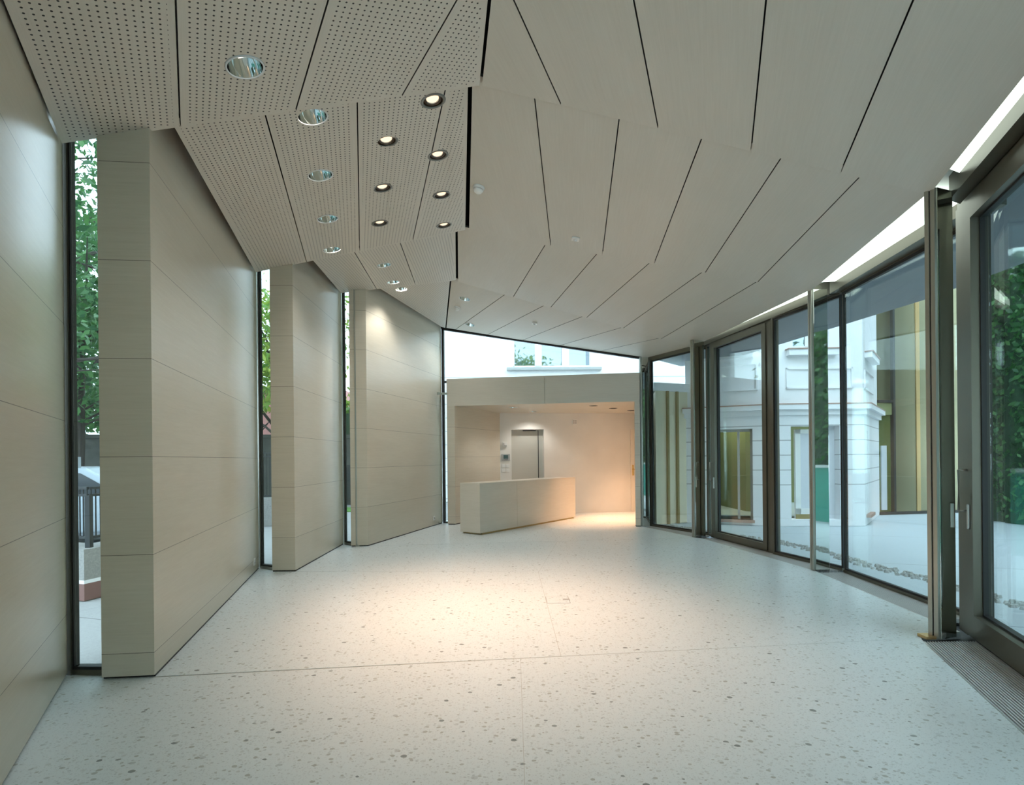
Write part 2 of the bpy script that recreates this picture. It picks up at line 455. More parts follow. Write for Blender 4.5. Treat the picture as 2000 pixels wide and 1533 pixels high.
strip((L2, K2), (L3, K3), [610, 692, 782, 891.5], [667, 737, 813, 892.3], V3((-.038, 1, 0)), True, False)
strip((K2, R2), (K3, R3), [894.5, 1067.5, 1169, 1272, 1375, 1482, 1584], [895.5, 1003, 1076, 1146, 1218, 1292, 1352], V3((-.193, 1, 0)), False, True)
strip((L3, K3), (L4, R4), [740, 880.6], [863.6, 871.4], V3((.258, 1, 0)), True, False)
strip((K3, R3), (L4, R4), [882.6, 989, 1065.7, 1141.4, 1218, 1292, 1352], [872.6, 891, 953.6, 1021.5, 1091, 1164, 1262], V3((-.485, 1, 0)), False, True)
# ceiling behind the camera
e0, e1 = L1-dl0*((L1.y-Y0)/dl0.y), R1-dr0*((R1.y-Y0)/dr0.y)
for q in ((e0, S0), (S0, e1)):
    panel([q[0]+V3((0, 0, .03)), q[1]+V3((0, 0, .03)), V3((q[1].x, -3.1, q[1].z)), V3((q[0].x, -3.1, q[0].z))], V3((0, 1, 0)), False)

# ------------------------------------------------------------------ glazed side: plan of each length
G3 = (V3((2.70, 10.58)), V3((3.37, 9.24)))
D2 = (V3((3.365, 9.01)), V3((3.65, 7.48)))
G2 = (V3((3.60, 7.43)), V3((3.86, 6.30)))
G1 = (V3((3.83, 6.22)), V3((3.735, 4.22)))
D0 = (V3((3.494, 4.147)), V3((2.67, 2.11)))
G0 = (V3((2.585, 2.10)), V3((2.06, .80)))
GB = (V3((2.06, .80)), V3((2.06, -3.0)))
INNER = [(2.06-.33, -3.0), (2.06-.33, .75), (2.955, 3.90), (3.075, 4.06), (3.39, 4.10), (3.405, 4.42), (3.515, 6.225), (3.535, 6.33), (3.115, 8.88), (3.035, 9.02), (2.52, 10.48)]

# ------------------------------------------------------------------ floor
floor = empty('floor', 'pale grey terrazzo floor cast in large fields with thin joints', 'floor', kind='structure')
def mid(a, b): return (a+b)/2
j1l, j1r = mid(A1, B1), FL(1800, 1246)
J = [[V3((-1.0, -3.0, 0)), None]]
def pt(p): return (p[0], p[1])
G = .0022
def slabs(poly): MB().prism([pt(p) for p in poly], -.055, 0).build('floor_slab', M['floor'], floor, bevel=0)
def shrink(poly, d=G):
    q, n = inset([V3((p[0], p[1], 0)) for p in poly], [d]*len(poly)); return q
nearL = V3((-1.0, .8, 0)); wl = V3((-.20, -.08, 0))
def split(poly, a, b):          # cut a floor field along line a-b
    a, b = V3((a[0], a[1])), V3((b[0], b[1])); d = b-a
    side = lambda p: d.x*(p[1]-a.y)-d.y*(p[0]-a.x)
    l, r = [], []
    for i in range(len(poly)):
        p, q = poly[i], poly[(i+1) % len(poly)]; sp, sq = side(p), side(q)
        (l if sp >= 0 else r).append(p)
        if sp*sq < 0:
            t = sp/(sp-sq); x = (p[0]+(q[0]-p[0])*t, p[1]+(q[1]-p[1])*t); l.append(x); r.append(x)
    return l, r
F0 = [(-1.45, -3.0), (-1.45, .8), pt(C0+V3((-.12, .09, 0))), pt(A1+V3((0, .07, 0))), pt(B1+V3((0, .0, 0))), pt(j1r), INNER[2], INNER[1], INNER[0]]
F1 = [pt(j1l+V3((0, .015, 0))), pt(mid(C1, C1+A1-B1)), pt(C1+V3((-.06, .05, 0))), pt(A2+V3((0, .06, 0))), pt(B2), pt(FL(1590, 1115.5)), INNER[6], INNER[5], INNER[4], INNER[3], pt(j1r)]
F2 = [pt(mid(A2, B2)+V3((0, .015, 0))), pt(mid(C2, C2+A2-B2)), pt(C2+V3((-.05, .04, 0))), pt(A3+V3((0, .05, 0))), pt(B3), pt(FL(1358, 1050)), INNER[8], INNER[7], INNER[6], pt(FL(1590, 1115.5))]
F3 = [pt(mid(A3, B3)+V3((0, .015, 0))), pt(mid(C3, C3+A3-B3)), pt(C3+V3((-.1, .25, 0))), (-.6, 13.7), (3.5, 13.7), (2.7, 10.7), INNER[10], INNER[9], pt(FL(1358, 1050))]
for fld, (pa, pb) in ((F0, ((1018, 1290), (1026, 1533))), (F1, ((1053, 1118), (1097, 1282))), (F2, ((1091, 1055.5), (1053, 1118))), (F3, ((1091, 1055.5), (1073, 1027)))):
    a, b = FL(*pa), FL(*pb)
    for part in split(fld, a, b):
        # thin joints: pull every field back from its edges
        c = V3((sum(p[0] for p in part)/len(part), sum(p[1] for p in part)/len(part)))
        q = [(p[0]+(c.x-p[0])*.0007, p[1]+(c.y-p[1])*.0007) for p in part]
        MB().prism(q, -.055, 0).build('floor_slab', M['floor'], floor)
mb = MB(); mb.prism([(-1.6, -3.1), (-1.6, .8), pt(C0+V3((-.15, .05, 0))), pt(mid(A1, B1)), pt(mid(C1, C1+A1-B1)), pt(mid(A2, B2)), pt(mid(C2, C2+A2-B2)), pt(mid(A3, B3)), pt(mid(C3, C3+A3-B3)), (-.6, 13.7), (3.4, 13.7), (2.74, 10.6), (3.40, 9.2), (3.9, 6.3), (3.8, 4.2), (3.49, 4.05), (2.16, .8), (2.16, -3.1)], -.12, -.058)
mb.build('floor_bed', M['dark'], floor)
# joint filler just under the surface
mb = MB(); 
for a, b in ((A1, j1r), (A2, FL(1590, 1115.5)), (A3, FL(1358, 1050)), (FL(1018, 1290), FL(1027, 1560)), (FL(1053, 1118), FL(1097, 1282)), (FL(1091, 1055.5), FL(1053, 1118)), (FL(1091, 1055.5), FL(1073, 1027))):
    mb.seg(a, b, -.008, .008, -.05, -.0012)
mb.build('floor_joint', M['grout'], floor)

# ------------------------------------------------------------------ slanted veneer wall blocks on the left
def block(i, a, b, c, label, near=None):
    root = empty('wall_left', label, 'wall', kind='structure')
    poly = [a, b, c, c+(a-b)] if near is None else near
    MB().prism([pt(p) for p in poly], .016, ZT).build('panelling', M['wood%d' % i], root)
    cc = sum((V3((p[0], p[1])) for p in poly), V3((0, 0)))/len(poly)
    MB().prism([pt(V3((p[0], p[1])).lerp(cc, .012)) for p in poly], 0, .018).build('shadow_plinth', M['dark'], root)
    return root
d0 = (C0-FL(10.5, 1530)).normalized()
w0n = C0-d0*((C0.y-.8)/d0.y)
block(0, None, None, None, 'nearest pale veneer wall block at the left edge of the room', [(w0n.x, -3.05), w0n, C0, C0+V3((-.26, .0, 0)), (w0n.x-.36, .7), (w0n.x-.36, -3.05)])
block(1, A1, B1, C1, 'slanted pale veneer wall block between the widest tall slit window and the next one')
block(2, A2, B2, C2, 'slanted pale veneer wall block, second free-standing one from the camera')
block(3, A3, B3, C3, 'slanted pale veneer wall block farthest back, next to the portal')
# slit windows between the blocks
def slit(n, c, a, ztop, label):
    root = empty('window_%d' % n, label, 'window', kind='structure')
    c = V3((c.x, c.y)); a = V3((a.x, a.y))
    d = (a-c).normalized(); nn = V3((-d.y, d.x))
    p0 = c+nn*.03; p1 = a+nn*.10+d*.05
    fr = MB()
    fr.seg(p0-d*.04, p0+d*.022, -.025, .025, 0, ztop)
    fr.seg(p0-d*.04, p1, -.025, .03, 0, .035); fr.seg(p0, p1, -.025, .03, ztop-.04, ztop); fr.seg(p1-d*.03, p1, -.04, .05, 0, ztop)
    fr.build('window_frame', M['alu'] if n != 1 else M['bronze'], root)
    gk = MB(); gk.seg(p0+d*.022, p0+d*.036, -.015, .02, .035, ztop-.04); gk.seg(p0+d*.022, p1-d*.03, -.02, .03, .035, .055); gk.build('gasket', M['dark'], root)
    MB().seg(p0+d*.036, p1-d*.03, -.006, .006, .055, ztop-.04).build('pane', M['slit'], root)
    MB().seg(p0, p1, -.05, .05, ztop, ZT).build('spandrel', M['void'], root)
slit(1, C0, A1, 3.56, 'nearest tall slit window at the left, looking onto trees and a dark railing')
slit(2, C1, A2, 3.80, 'second tall slit window from the camera, yellowish leaves behind it')
slit(3, C2, A3, 4.10, 'farthest and narrowest tall slit window, white sky and a hedge behind it')

# ------------------------------------------------------------------ roof void, fascias, room behind the camera
roof = empty('ceiling', 'dark closed roof void above the folded ceiling', 'roof', kind='structure')
outline = [(-1.75, -3.2), (-1.75, .8), pt(C0+V3((-.3, .02, 0))), pt(A1), pt(C1+(A1-B1)), pt(A2), pt(C2+(A2-B2)), pt(A3), pt(C3+(A3-B3)), pt(C3+V3((0, .12, 0))), (2.75, 10.72), (3.5, 9.25), (3.98, 6.3), (3.86, 4.1), (2.16, .8), (2.16, -3.2)]
MB().prism(outline, ZT, ZT+.12).build('roof_deck', M['void'], roof)
fa = MB()
for a, b in ((G3[0], G3[1]), (G3[1], V3((3.86, 6.26))), (V3((3.86, 6.26)), G1[1]), (G1[1], V3((2.06, .8))), (V3((2.06, .8)), V3((2.06, -3.1)))):
    fa.seg(a, b, -.02, .06, 3.42, ZT, 0, .05, .05)
# above the end glazing, following the ceiling's sloping end line
zl, zr = L4.z+.0, R4.z+.0
EL, ER = V3((C3.x+.01, C3.y+.03, 0)), V3((2.66, 10.64, 0))
dd = (ER-EL).normalized(); nn = V3((-dd.y, dd.x, 0))*.05
fa.add([EL-nn+V3((0, 0, zl)), ER-nn+V3((0, 0, zr)), ER+nn+V3((0, 0, zr)), EL+nn+V3((0, 0, zl)), EL-nn+V3((0, 0, ZT)), ER-nn+V3((0, 0, ZT)), ER+nn+V3((0, 0, ZT)), EL+nn+V3((0, 0, ZT))], HEX)
fa.build('fascia', M['void'], roof)
sf = MB(); sf.prism([(2.66, 10.62), (3.42, 9.27), (3.92, 6.28), (3.80, 4.2), (2.12, .8), (2.12, -3.1), (3.3, -3.1), (3.3, .3), (4.75, 3.4), (5.28, 5.2), (5.23, 6.84), (4.72, 9.5), (4.32, 11.3), (3.66, 11.68)], 3.30, 3.60)
sf.build('soffit', M['soff'], roof)


# ------------------------------------------------------------------ glazed wall on the right
ZH = 3.22
def head_sill(fr, a, b, sill=.03, w=.05):
    fr.seg(a, b, -w, w, 0, sill); fr.seg(a, b, -w, w, ZH, ZR+.05)
def fixed(n, a, b, label, post0=.0, post1=.0, dark=True):
    root = empty('window_%d' % n, label, 'window', kind='structure')
    d = (b-a).normalized(); fr = MB(); head_sill(fr, a, b, .03, .03)
    if post0: fr.seg(a, a+d*post0, -.03, .03, .03, ZH)
    if post1: fr.seg(b-d*post1, b, -.03, .03, .03, ZH)
    fr.build('window_frame', M['bronze'], root)
    g = MB(); g.seg(a, b, -.018, .018, .03, .05); g.seg(a, b, -.018, .018, ZH-.03, ZH)
    p0 = a+d*post0; p1 = b-d*post1
    g.seg(p0, p0+d*.022, -.018, .018, .05, ZH-.03); g.seg(p1-d*.022, p1, -.018, .018, .05, ZH-.03)
    g.build('gasket', M['dark'], root)
    MB().seg(p0+d*.022, p1-d*.022, -.007, .007, .05, ZH-.03).build('pane', M['glass'], root)
    return root
fixed(5, G3[0], G3[1], 'fixed glass pane beside the portal, brass slats behind it', .07, .02)
fixed(6, G2[0], G2[1], 'fixed glass pane between the farther glass door and the next mirrored fin', .03, .0)
w7 = fixed(7, G1[0], G1[1], 'large fixed glass pane nearest on the right, courtyard and brass wall behind it', .0, .0)
fixed(8, G0[0], G0[1], 'glass pane beyond the right edge of the view', .05, .05)
fixed(9, V3((2.06, -3.05)), V3((-1.3, -3.05)), 'entrance glazing behind the camera', .05, .05)
wr = empty('wall_right_blocker', 'unseen veneer wall right of the camera, added to dim the near ceiling', 'wall', kind='structure')  # solid length added out of view to keep daylight off the near ceiling
MB().seg(GB[0], GB[1], -.1, .1, 0, 3.3).build('panelling', M['wood0'], wr)
def lever(root, base, d, nin, z0, mat):
    """D pull handle with a backplate: d along the leaf, nin towards the room"""
    h = MB(); p = base-d*.028
    h.tube([base+nin*.02+V3((0, 0, z0)), base+nin*.055+V3((0, 0, z0)), p+nin*.062+V3((0, 0, z0)), p+nin*.062+V3((0, 0, z0+.30)), p+nin*.02+V3((0, 0, z0+.30))], .008, 8)
    h.build('pull_handle', mat, root, smooth=True)
    b = MB(); b.seg(base-d*.014, base+d*.014, .02, .034, z0-.16, z0+.06); b.build('lock_plate', mat, root, bevel=.003)
def door(n, a, b, label, stile=.085, zlev=.95, handle=True, jamb1=.10, jamb0=.055):
    root = empty('door_%d' % n, label, 'door', kind='structure')
    d = (b-a).normalized(); nin = V3((-d.y, d.x, 0)); nin2 = V3((nin.x, nin.y))
    sgn = 1 if nin.x < 0 else -1
    fr = MB(); head_sill(fr, a, b, .012)
    fr.seg(a, a+d*jamb0, -.06, .06, 0, ZH); fr.seg(b-d*jamb1, b, -.06, .06, 0, ZH)
    fr.build('door_frame', M['bronze'], root)
    p0, p1 = a+d*(jamb0+.005), b-d*(jamb1+.004)
    lf = MB(); o0, o1 = (-.03, .075) if sgn > 0 else (-.075, .03)
    lf.seg(p0, p0+d*stile, o0, o1, .02, ZH-.01); lf.seg(p1-d*stile, p1, o0, o1, .02, ZH-.01)
    lf.seg(p0+d*stile, p1-d*stile, o0, o1, .02, .02+stile*1.05); lf.seg(p0+d*stile, p1-d*stile, o0, o1, ZH-.01-stile*1.05, ZH-.01)
    lf.build('door_leaf', M['bronze'], root)
    gk = MB(); q0, q1 = p0+d*stile, p1-d*stile; zb, zt = .02+stile*1.05, ZH-.01-stile*1.05
    for s, e, z0, z1 in ((q0, q0+d*.014, zb, zt), (q1-d*.014, q1, zb, zt), (q0, q1, zb, zb+.014), (q0, q1, zt-.014, zt)):
        gk.seg(s, e, -.022, .05 if sgn > 0 else .022, z0, z1)
    gk.build('gasket', M['dark'], root)
    MB().seg(q0+d*.01, q1-d*.01, -.007, .007, zb+.01, zt-.01).build('pane', M['glass'], root)
    if handle:
        base = p0+d*stile*.5
        B3d = V3((base.x, base.y, 0)); D3 = V3((d.x, d.y, 0)); NI = nin*sgn
        h = MB(); o = NI*.075; p = B3d+o-D3*.022
        h.tube([p+V3((0, 0, zlev)), p+NI*.05+V3((0, 0, zlev)), p+NI*.05+V3((0, 0, zlev+.30)), p+V3((0, 0, zlev+.30))], .0085, 8)
        h.build('pull_handle', M['steel'], root, smooth=True)
        q = B3d+o+D3*.02
        bp = MB(); bp.add([q+D3*x+NI*y+V3((0, 0, z)) for z in (zlev-.13, zlev+.05) for x, y in ((-.013, 0), (.013, 0), (.013, .014), (-.013, .014))], HEX)
        bp.build('lock_plate', M['steel'], root, bevel=.004)
    return root
door(1, D2[0], D2[1], 'tall glass door with bronze frame, farther one on the right')
door(2, D0[0], D0[1], 'tall glass door with bronze frame at the right edge, nearest the camera', zlev=.93, stile=.155, jamb0=.15)
# glass returns where the lengths step
rt = empty('window_10', 'narrow glass return beside the nearest mirrored fin', 'window', kind='structure')
MB().seg(G1[1], D0[0], -.006, .006, .03, ZH).build('pane', M['glass'], rt)
MB().seg(G1[1], D0[0], -.04, .04, 0, .03).seg(G1[1], D0[0], -.04, .04, ZH, ZR+.05).build('window_frame', M['bronze'], rt)
rt = empty('window_11', 'narrow glass return behind the third mirrored fin', 'window', kind='structure')
MB().seg(G3[1], D2[0], -.006, .006, .03, ZH).build('pane', M['glass'], rt)
MB().seg(G3[1], D2[0], -.03, .03, 0, .03).seg(G3[1], D2[0], -.03, .03, ZH, ZR+.05).build('window_frame', M['bronze'], rt)

# mirrored fins that carry the roof edge
def fin(a, b, t, label):
    root = empty('mirror_fin', label, 'column', 'mirror polished fins along the glazing')
    a, b = V3(a), V3(b); d = (b-a).normalized(); zt = ZR+.015
    MB().seg(a+d*.03, b, 0, t, .004, zt).build('fin_body', M['mirror'], root, bevel=.003)
    MB().seg(a+d*.004, a+d*.03, .004, t*.44, .004, zt).seg(a+d*.004, a+d*.03, t*.56, t-.004, .004, zt).build('edge_profile', M['alu'], root, bevel=.004)
    MB().seg(a+d*.012, a+d*.03, t*.44, t*.56, .004, zt).build('shadow_groove', M['dark'], root)
    return root
f1 = fin((3.075, 3.912), (3.258, 3.977), .08, 'mirror polished steel fin nearest the camera, beside the right-hand glass door')
fin((3.500, 6.300), (3.695, 6.305), .08, 'mirror polished steel fin in the middle of the glazed side')
fin((3.015, 8.975), (3.235, 9.065), .07, 'mirror polished steel fin left of the farther glass door')
fin((2.500, 10.475), (2.665, 10.50), .07, 'mirror polished steel fin touching the veneer portal')
sh = MB().box(3.0, 3.075, 3.93, 4.02, .001, .022).build('floor_shim', M['gold'])
tag(sh, 'small brass coloured block at the foot of the nearest fin', 'block')

# floor grilles along the glazing
def grille(a, b, ga, gb, n, label):
    root = empty('floor_grille', label, 'grille', 'convector grilles along the glazing')
    a, b, ga, gb = V3(a), V3(b), V3(ga), V3(gb)
    MB().prism([pt(a), pt(b), pt(gb), pt(ga)], -.056, -.05).build('pit', M['dark'], root)
    mb = MB()
    for i in range(n):
        t0, t1 = (i+.27)/n, (i+.70)/n
        mb.prism([pt(a.lerp(ga, t0)), pt(b.lerp(gb, t0)), pt(b.lerp(gb, t1)), pt(a.lerp(ga, t1))], -.035, -.001)
    mb.build('slats', M['slat'], root)
    e = MB(); e.seg(a, b, -.004, .004, -.055, .001); e.build('edge_frame', M['steel'], root)
grille(INNER[1], INNER[2], (2.07, .75), (3.34, 3.90), 20, 'dark slatted floor grille at the foot of the right-hand glass door')
grille(INNER[5], INNER[6], (3.74, 4.42), (3.83, 6.225), 18, 'slatted floor grille below the large fixed pane, between two fins')
grille(INNER[7], INNER[8], (3.845, 6.33), (3.36, 8.93), 18, 'slatted floor grille in front of the farther glass door')
grille(INNER[9], INNER[10], (3.35, 9.22), (2.69, 10.55), 12, 'slatted floor grille farthest back, ending at the portal')

# light cove between ceiling edge and glazing head
def cove(ca, cb, ga, gb, label, s=.0):
    root = empty('cove_light', label, 'light', 'light coves above the glazing')
    ca, cb, ga, gb = (V3((p[0], p[1])) for p in (ca, cb, ga, gb))
    q = lambda t, k: pt(ca.lerp(cb, t).lerp(ga.lerp(gb, t), k))
    W = .60
    MB().prism([q(0, 0), q(1, 0), q(1, W), q(0, W)], 3.41, 3.43).build('reflector', M['covew'], root)
    mb = MB(); mb.prism([q(.06, .02), q(.94, .02), q(.94, W-.02), q(.06, W-.02)], 3.335, 3.35); mb.build('diffuser', M['cove'], root)
    mb = MB(); mb.prism([q(0, W), q(1, W), q(1, 1), q(0, 1)], 3.235, 3.43); mb.build('head_box', M['bronze'], root)
e_1 = at_z(1803, 409, ZR); e_0a, e_0b = at_z(1821, 370, ZR), at_z(2000, 132, ZR); e0d = (e_0b-e_0a).normalized()
cove(e_0a, e_0a+e0d*3.5, V3((3.40, 4.08)), V3((3.40, 4.08))-V3((.375, .927))*3.5, 'light cove above the right-hand glass door')
cove(e_1-(R2-e_1).normalized()*.25, R2, V3((3.77, 4.1)), V3((3.87, 6.3)), 'light cove above the large fixed pane')
cove(R2, R3, V3((3.89, 6.35)), V3((3.30, 9.2)), 'light cove above the farther glass door')
cove(R3, R4, V3((3.36, 9.25)), V3((2.72, 10.6)), 'shortest light cove, farthest back by the portal')

# ------------------------------------------------------------------ end glazing over and beside the portal
wb = empty('window_4', 'sloping clerestory glazing above the portal at the far end', 'window', kind='structure')
gz = lambda t: zl+(zr-zl)*t
PTZ = 2.985
fr = MB()
n2 = nn*.5
def ptE(t): return EL.lerp(ER, t)
def qprism(mb, t0, t1, zb0, zb1, zt0, zt1, w):
    a, b = ptE(t0), ptE(t1); k = nn.normalized()*w
    mb.add([a-k+V3((0, 0, zb0)), b-k+V3((0, 0, zb1)), b+k+V3((0, 0, zb1)), a+k+V3((0, 0, zb0)), a-k+V3((0, 0, zt0)), b-k+V3((0, 0, zt1)), b+k+V3((0, 0, zt1)), a+k+V3((0, 0, zt0))], HEX)
qprism(fr, 0, 1, gz(0)-.02, gz(1)-.02, gz(0)+.01, gz(1)+.01, .03)
qprism(fr, 0, .012, 0, 0, gz(0), gz(.012), .03)
tL = .055
qprism(fr, .012, tL, PTZ-.045, PTZ-.045, PTZ-.005, PTZ-.005, .03)
qprism(fr, .012, tL, 0, 0, .03, .03, .03)
fr.build('window_frame', M['dark'], wb)
pn = MB(); qprism(pn, .012, 1, PTZ, PTZ, gz(.012)-.03, gz(1)-.03, .005); pn.build('pane', M['slit'], wb)
pn = MB(); qprism(pn, .012, tL, .03, .03, PTZ-.05, PTZ-.05, .005); pn.build('pane', M['slit'], wb)

# ------------------------------------------------------------------ portal and the recess behind it
portal = empty('wood_portal', 'pale veneer portal framing the recess at the far end of the hall', 'portal')
zL = 2.425
Pi = at_wall(891, 1024, PL, PR); Pb = V3((-.28, 12.84, 0)); WBr = V3((3.35, 13.42, 0))
pd = (PR-PL).normalized(); pn_ = V3((-pd.y, pd.x, 0))
# lintel with one upright seam
sx = at_wall(1065, 760, PL, PR); sx.z = 0; ts = (sx-PL).length/(PR-PL).length
for t0, t1 in ((0, ts-.0006), (ts+.0006, 1)):
    MB().prism([pt(PL.lerp(PR, t0)), pt(PL.lerp(PR, t1)), pt(PL.lerp(PR, t1)+pn_*.35), pt(PL.lerp(PR, t0)+pn_*.35)], zL, 2.98).build('lintel', M['woodc'], portal)
MB().prism([pt(PL), pt(Pi), pt(Pb), pt(Pb+V3((-.2, .15, 0)))], .02, zL).build('left_pillar', M['woodp'], portal)
MB().prism([pt(PL+pn_*.01+pd*.01), pt(Pi+pn_*.01-pd*.01), pt(Pb+V3((-.03, -.02, 0)))], 0, .022).build('shadow_plinth', M['dark'], portal)
rp = at_wall(1243, 1028, PL, PR)
MB().prism([pt(rp), pt(PR), pt(PR+pn_*.14), pt(rp+pn_*.14)], .02, zL).build('right_pillar', M['woodp'], portal)
MB().prism([pt(rp+pd*.006+pn_*.006), pt(PR-pd*.006+pn_*.006), pt(PR+pn_*.13), pt(rp+pn_*.13)], 0, .022).build('shadow_plinth', M['dark'], portal)
sof_poly = [pt(PL+pn_*.35), pt(PR+pn_*.35), pt(WBr), pt(Pb+V3((-.2, .15, 0)))]
rc = empty('ceiling', 'pale veneer ceiling of the recess behind the portal', 'ceiling', kind='structure')
soff = MB().prism(sof_poly, zL, zL+.03).build('recess_soffit', M['woodc'], rc)
MB().prism(sof_poly, 2.90, 2.98).build('recess_roof', M['stucco'], rc)
# back wall of the recess with a door niche
wbk = empty('wall_far', 'white back wall of the recess behind the counter', 'wall', kind='structure')
BW = (Pb+V3((-.25, -.04, 0)), WBr)
def sW(px, py=900):
    P = at_wall(px, py, *BW); return (V3((P.x, P.y, 0))-BW[0]).length
wd = (BW[1]-BW[0]).normalized(); wn_ = V3((-wd.y, wd.x, 0))
s0, s1 = sW(1000.4), sW(1064); zdt = at_wall(1030, 838.5, *BW).z
w = MB(); pierced(w, BW[0], BW[1], 0, .30, 0, 2.6, [(s0, s1, 0, zdt), (sW(1232.5), sW(1232.5)+.95, 0, 2.03)]); w.build('plaster', M['white'], wbk)
w = MB(); w.prism([pt(PR+pn_*.14-pd*.02), pt(PR+pn_*.14+pd*.05), pt(WBr+V3((.06, 0, 0))), pt(WBr+V3((-.06, 0, 0)))], 0, 2.6); w.build('side_wall', M['white'], wbk)
P_ = lambda s, o=0: BW[0]+wd*s+wn_*o
dg = empty('door_3', 'flush grey door set in a niche of the white recess wall', 'door', kind='structure')
MB().seg(P_(s0), P_(s1), .15, .19, 0, zdt).build('door_leaf', M['greydoor'], dg)
MB().seg(P_(s0+.30), P_(s0+.62), .12, .15, zdt-.035, zdt-.015).build('door_closer_slot', M['dark'], dg)
MB().seg(P_(sW(1054.5)), P_(sW(1055.6)), .135, .15, 0, zdt-.02).build('door_gap', M['dark'], dg)
dw = empty('door_4', 'white door with brass handle at the right of the recess, mostly behind the portal pillar', 'door', kind='structure')
sd0 = sW(1232.5)
MB().seg(P_(sd0), P_(sd0+.95), -.03, .06, 0, 2.03).build('door_leaf', M['wdoor'], dw)
hz = at_wall(1236, 918, *BW).z; hs = sW(1236.5, 918)
MB().seg(P_(hs-.02), P_(hs+.02), -.042, -.03, hz-.13, hz+.13).build('handle_plate', M['brass'], dw, bevel=.003)
hp = P_(hs, -.04)+V3((0, 0, hz+.02)); hh = MB(); hh.tube([hp, hp-wn_*.05, hp-wn_*.055+wd*.03, hp-wn_*.055+wd*.12], .010, 8); hh.build('door_handle', M['brass'], dw, smooth=True)

# things fixed to the recess wall
def wallplate(name, px, py, w_, h_, mat, label, cat, group=None, dep=.014):
    c = at_wall(px, py, *BW); s = (V3((c.x, c.y, 0))-BW[0]).length
    mtx = Matrix((( wd.x, wn_.x*-1, 0, c.x), (wd.y, wn_.y*-1, 0, c.y), (0, 0, 1, c.z), (0, 0, 0, 1)))
    root = empty(name, label, cat, group, mtx=mtx)
    o = MB().box(-w_/2, w_/2, 0, dep, -h_/2, h_/2).build('face_plate', mat, bevel=.003); o.parent = root
    return root
def sub(root, x0, x1, y0, y1, z0, z1, name, mat, bevel=0.):
    o = MB().box(x0, x1, y0, y1, z0, z1).build(name, mat, bevel=bevel); o.parent = root; return o
ic = wallplate('intercom_panel', 988.8, 893, .20, .155, M['grey'], 'grey intercom panel with small dark screen beside the niche door', 'intercom', dep=.03)
sub(ic, -.055, .055, .03, .034, -.035, .05, 'screen', M['screen'])
for k in range(4): sub(ic, -.05+k*.028, -.036+k*.028, .03, .036, -.06, -.048, 'button', M['dark'])
lab = [('upper left', 984.5, 910), ('upper right', 992.5, 910), ('lower left', 984.5, 919), ('lower right', 992.5, 919)]
for wd_, px, py in lab:
    r_ = wallplate('light_switch', px, py, .085, .085, M['offw'], 'white light switch at the %s of the block of four under the intercom' % wd_, 'switch', 'light switches under the intercom', .012)
    sub(r_, -.030, -.002, .012, .018, -.030, .030, 'rocker', M['offw']); sub(r_, .002, .030, .012, .020, -.030, .030, 'rocker', M['offw']); sub(r_, -.0435, -.040, .0, .013, -.043, .043, 'side_edge', M['pict'])
al = wallplate('call_button', 987, 868, .10, .10, M['offw'], 'small white call box on the wall above the intercom', 'call box', dep=.04)
sub(al, -.03, .04, .04, .046, -.032, -.018, 'cord_bar', M['pict']); sub(al, -.03, -.018, .04, .046, -.018, .035, 'cord_bar', M['pict'])
sp = wallplate('wall_speaker', 1123.5, 824, .10, .12, M['offw'], 'small square white unit high on the recess wall', 'speaker', dep=.02)
for x, z in ((-.024, .022), (.024, .022), (-.024, -.025), (.024, -.025)): sub(sp, x-.016, x+.016, .02, .024, z-.015, z+.015, 'grille_window', M['pict'])

# reception counter
FLc, FRc, LBc = FL(939, 1045), FL(1125.3, 1011.6), FL(900.5, 1041.3)
dv = LBc-FLc; BRc = FRc+dv
counter = empty('reception_counter', 'long pale veneer reception counter standing in front of the recess', 'counter', loc=((FLc+BRc)/2))
cd = (FRc-FLc).normalized(); Lc = (FRc-FLc).length
sm = (at_wall(1011.5, 1000, FLc, FRc)-FLc); sm.z = 0; sm = sm.length
for s_, e_ in ((0, sm-.0015), (sm+.0015, Lc)):
    a, b = FLc+cd*s_, FLc+cd*e_
    child_of(MB().prism([pt(a), pt(b), pt(b+dv*.06), pt(a+dv*.06)], .03, .885).build('front_panel', M['woodc']), counter)
child_of(MB().prism([pt(FLc+dv*.061), pt(FLc+dv*.061+cd*.03), pt(LBc+cd*.03), pt(LBc)], .03, .885).build('end_panel', M['woodc']), counter)
child_of(MB().prism([pt(FRc+dv*.061), pt(FRc+dv*.061-cd*.03), pt(BRc-cd*.03), pt(BRc)], .03, .885).build('end_panel', M['woodc']), counter)
child_of(MB().prism([pt(FLc), pt(FRc), pt(BRc), pt(LBc)], .886, .912).build('counter_top', M['woodc'], bevel=.002), counter)
cc = (FLc+BRc)/2
child_of(MB().prism([pt(p.lerp(cc, .04)) for p in (FLc, FRc, BRc, LBc)], .0, .032).build('plinth', M['brassd']), counter)
child_of(MB().prism([pt(p.lerp(cc, .10)) for p in (FLc, FRc, BRc, LBc)], .40, .42).build('inner_shelf', M['woodc']), counter)

# small rail between last wall block and portal
a = at_y(855.5, 768.5, 11.0); b = at_y(874, 767.5, 11.06)
br = empty('support_rail', 'short grey rail joining the last wall block to the portal', 'rail', loc=a)
child_of(MB().seg(a, b, -.02, .02, a.z-.022, a.z+.022).build('bar', M['alu']), br)
child_of(MB().seg(a, a+(b-a)*.12, -.03, .03, a.z-.03, a.z+.03).build('bracket', M['alu']), br)

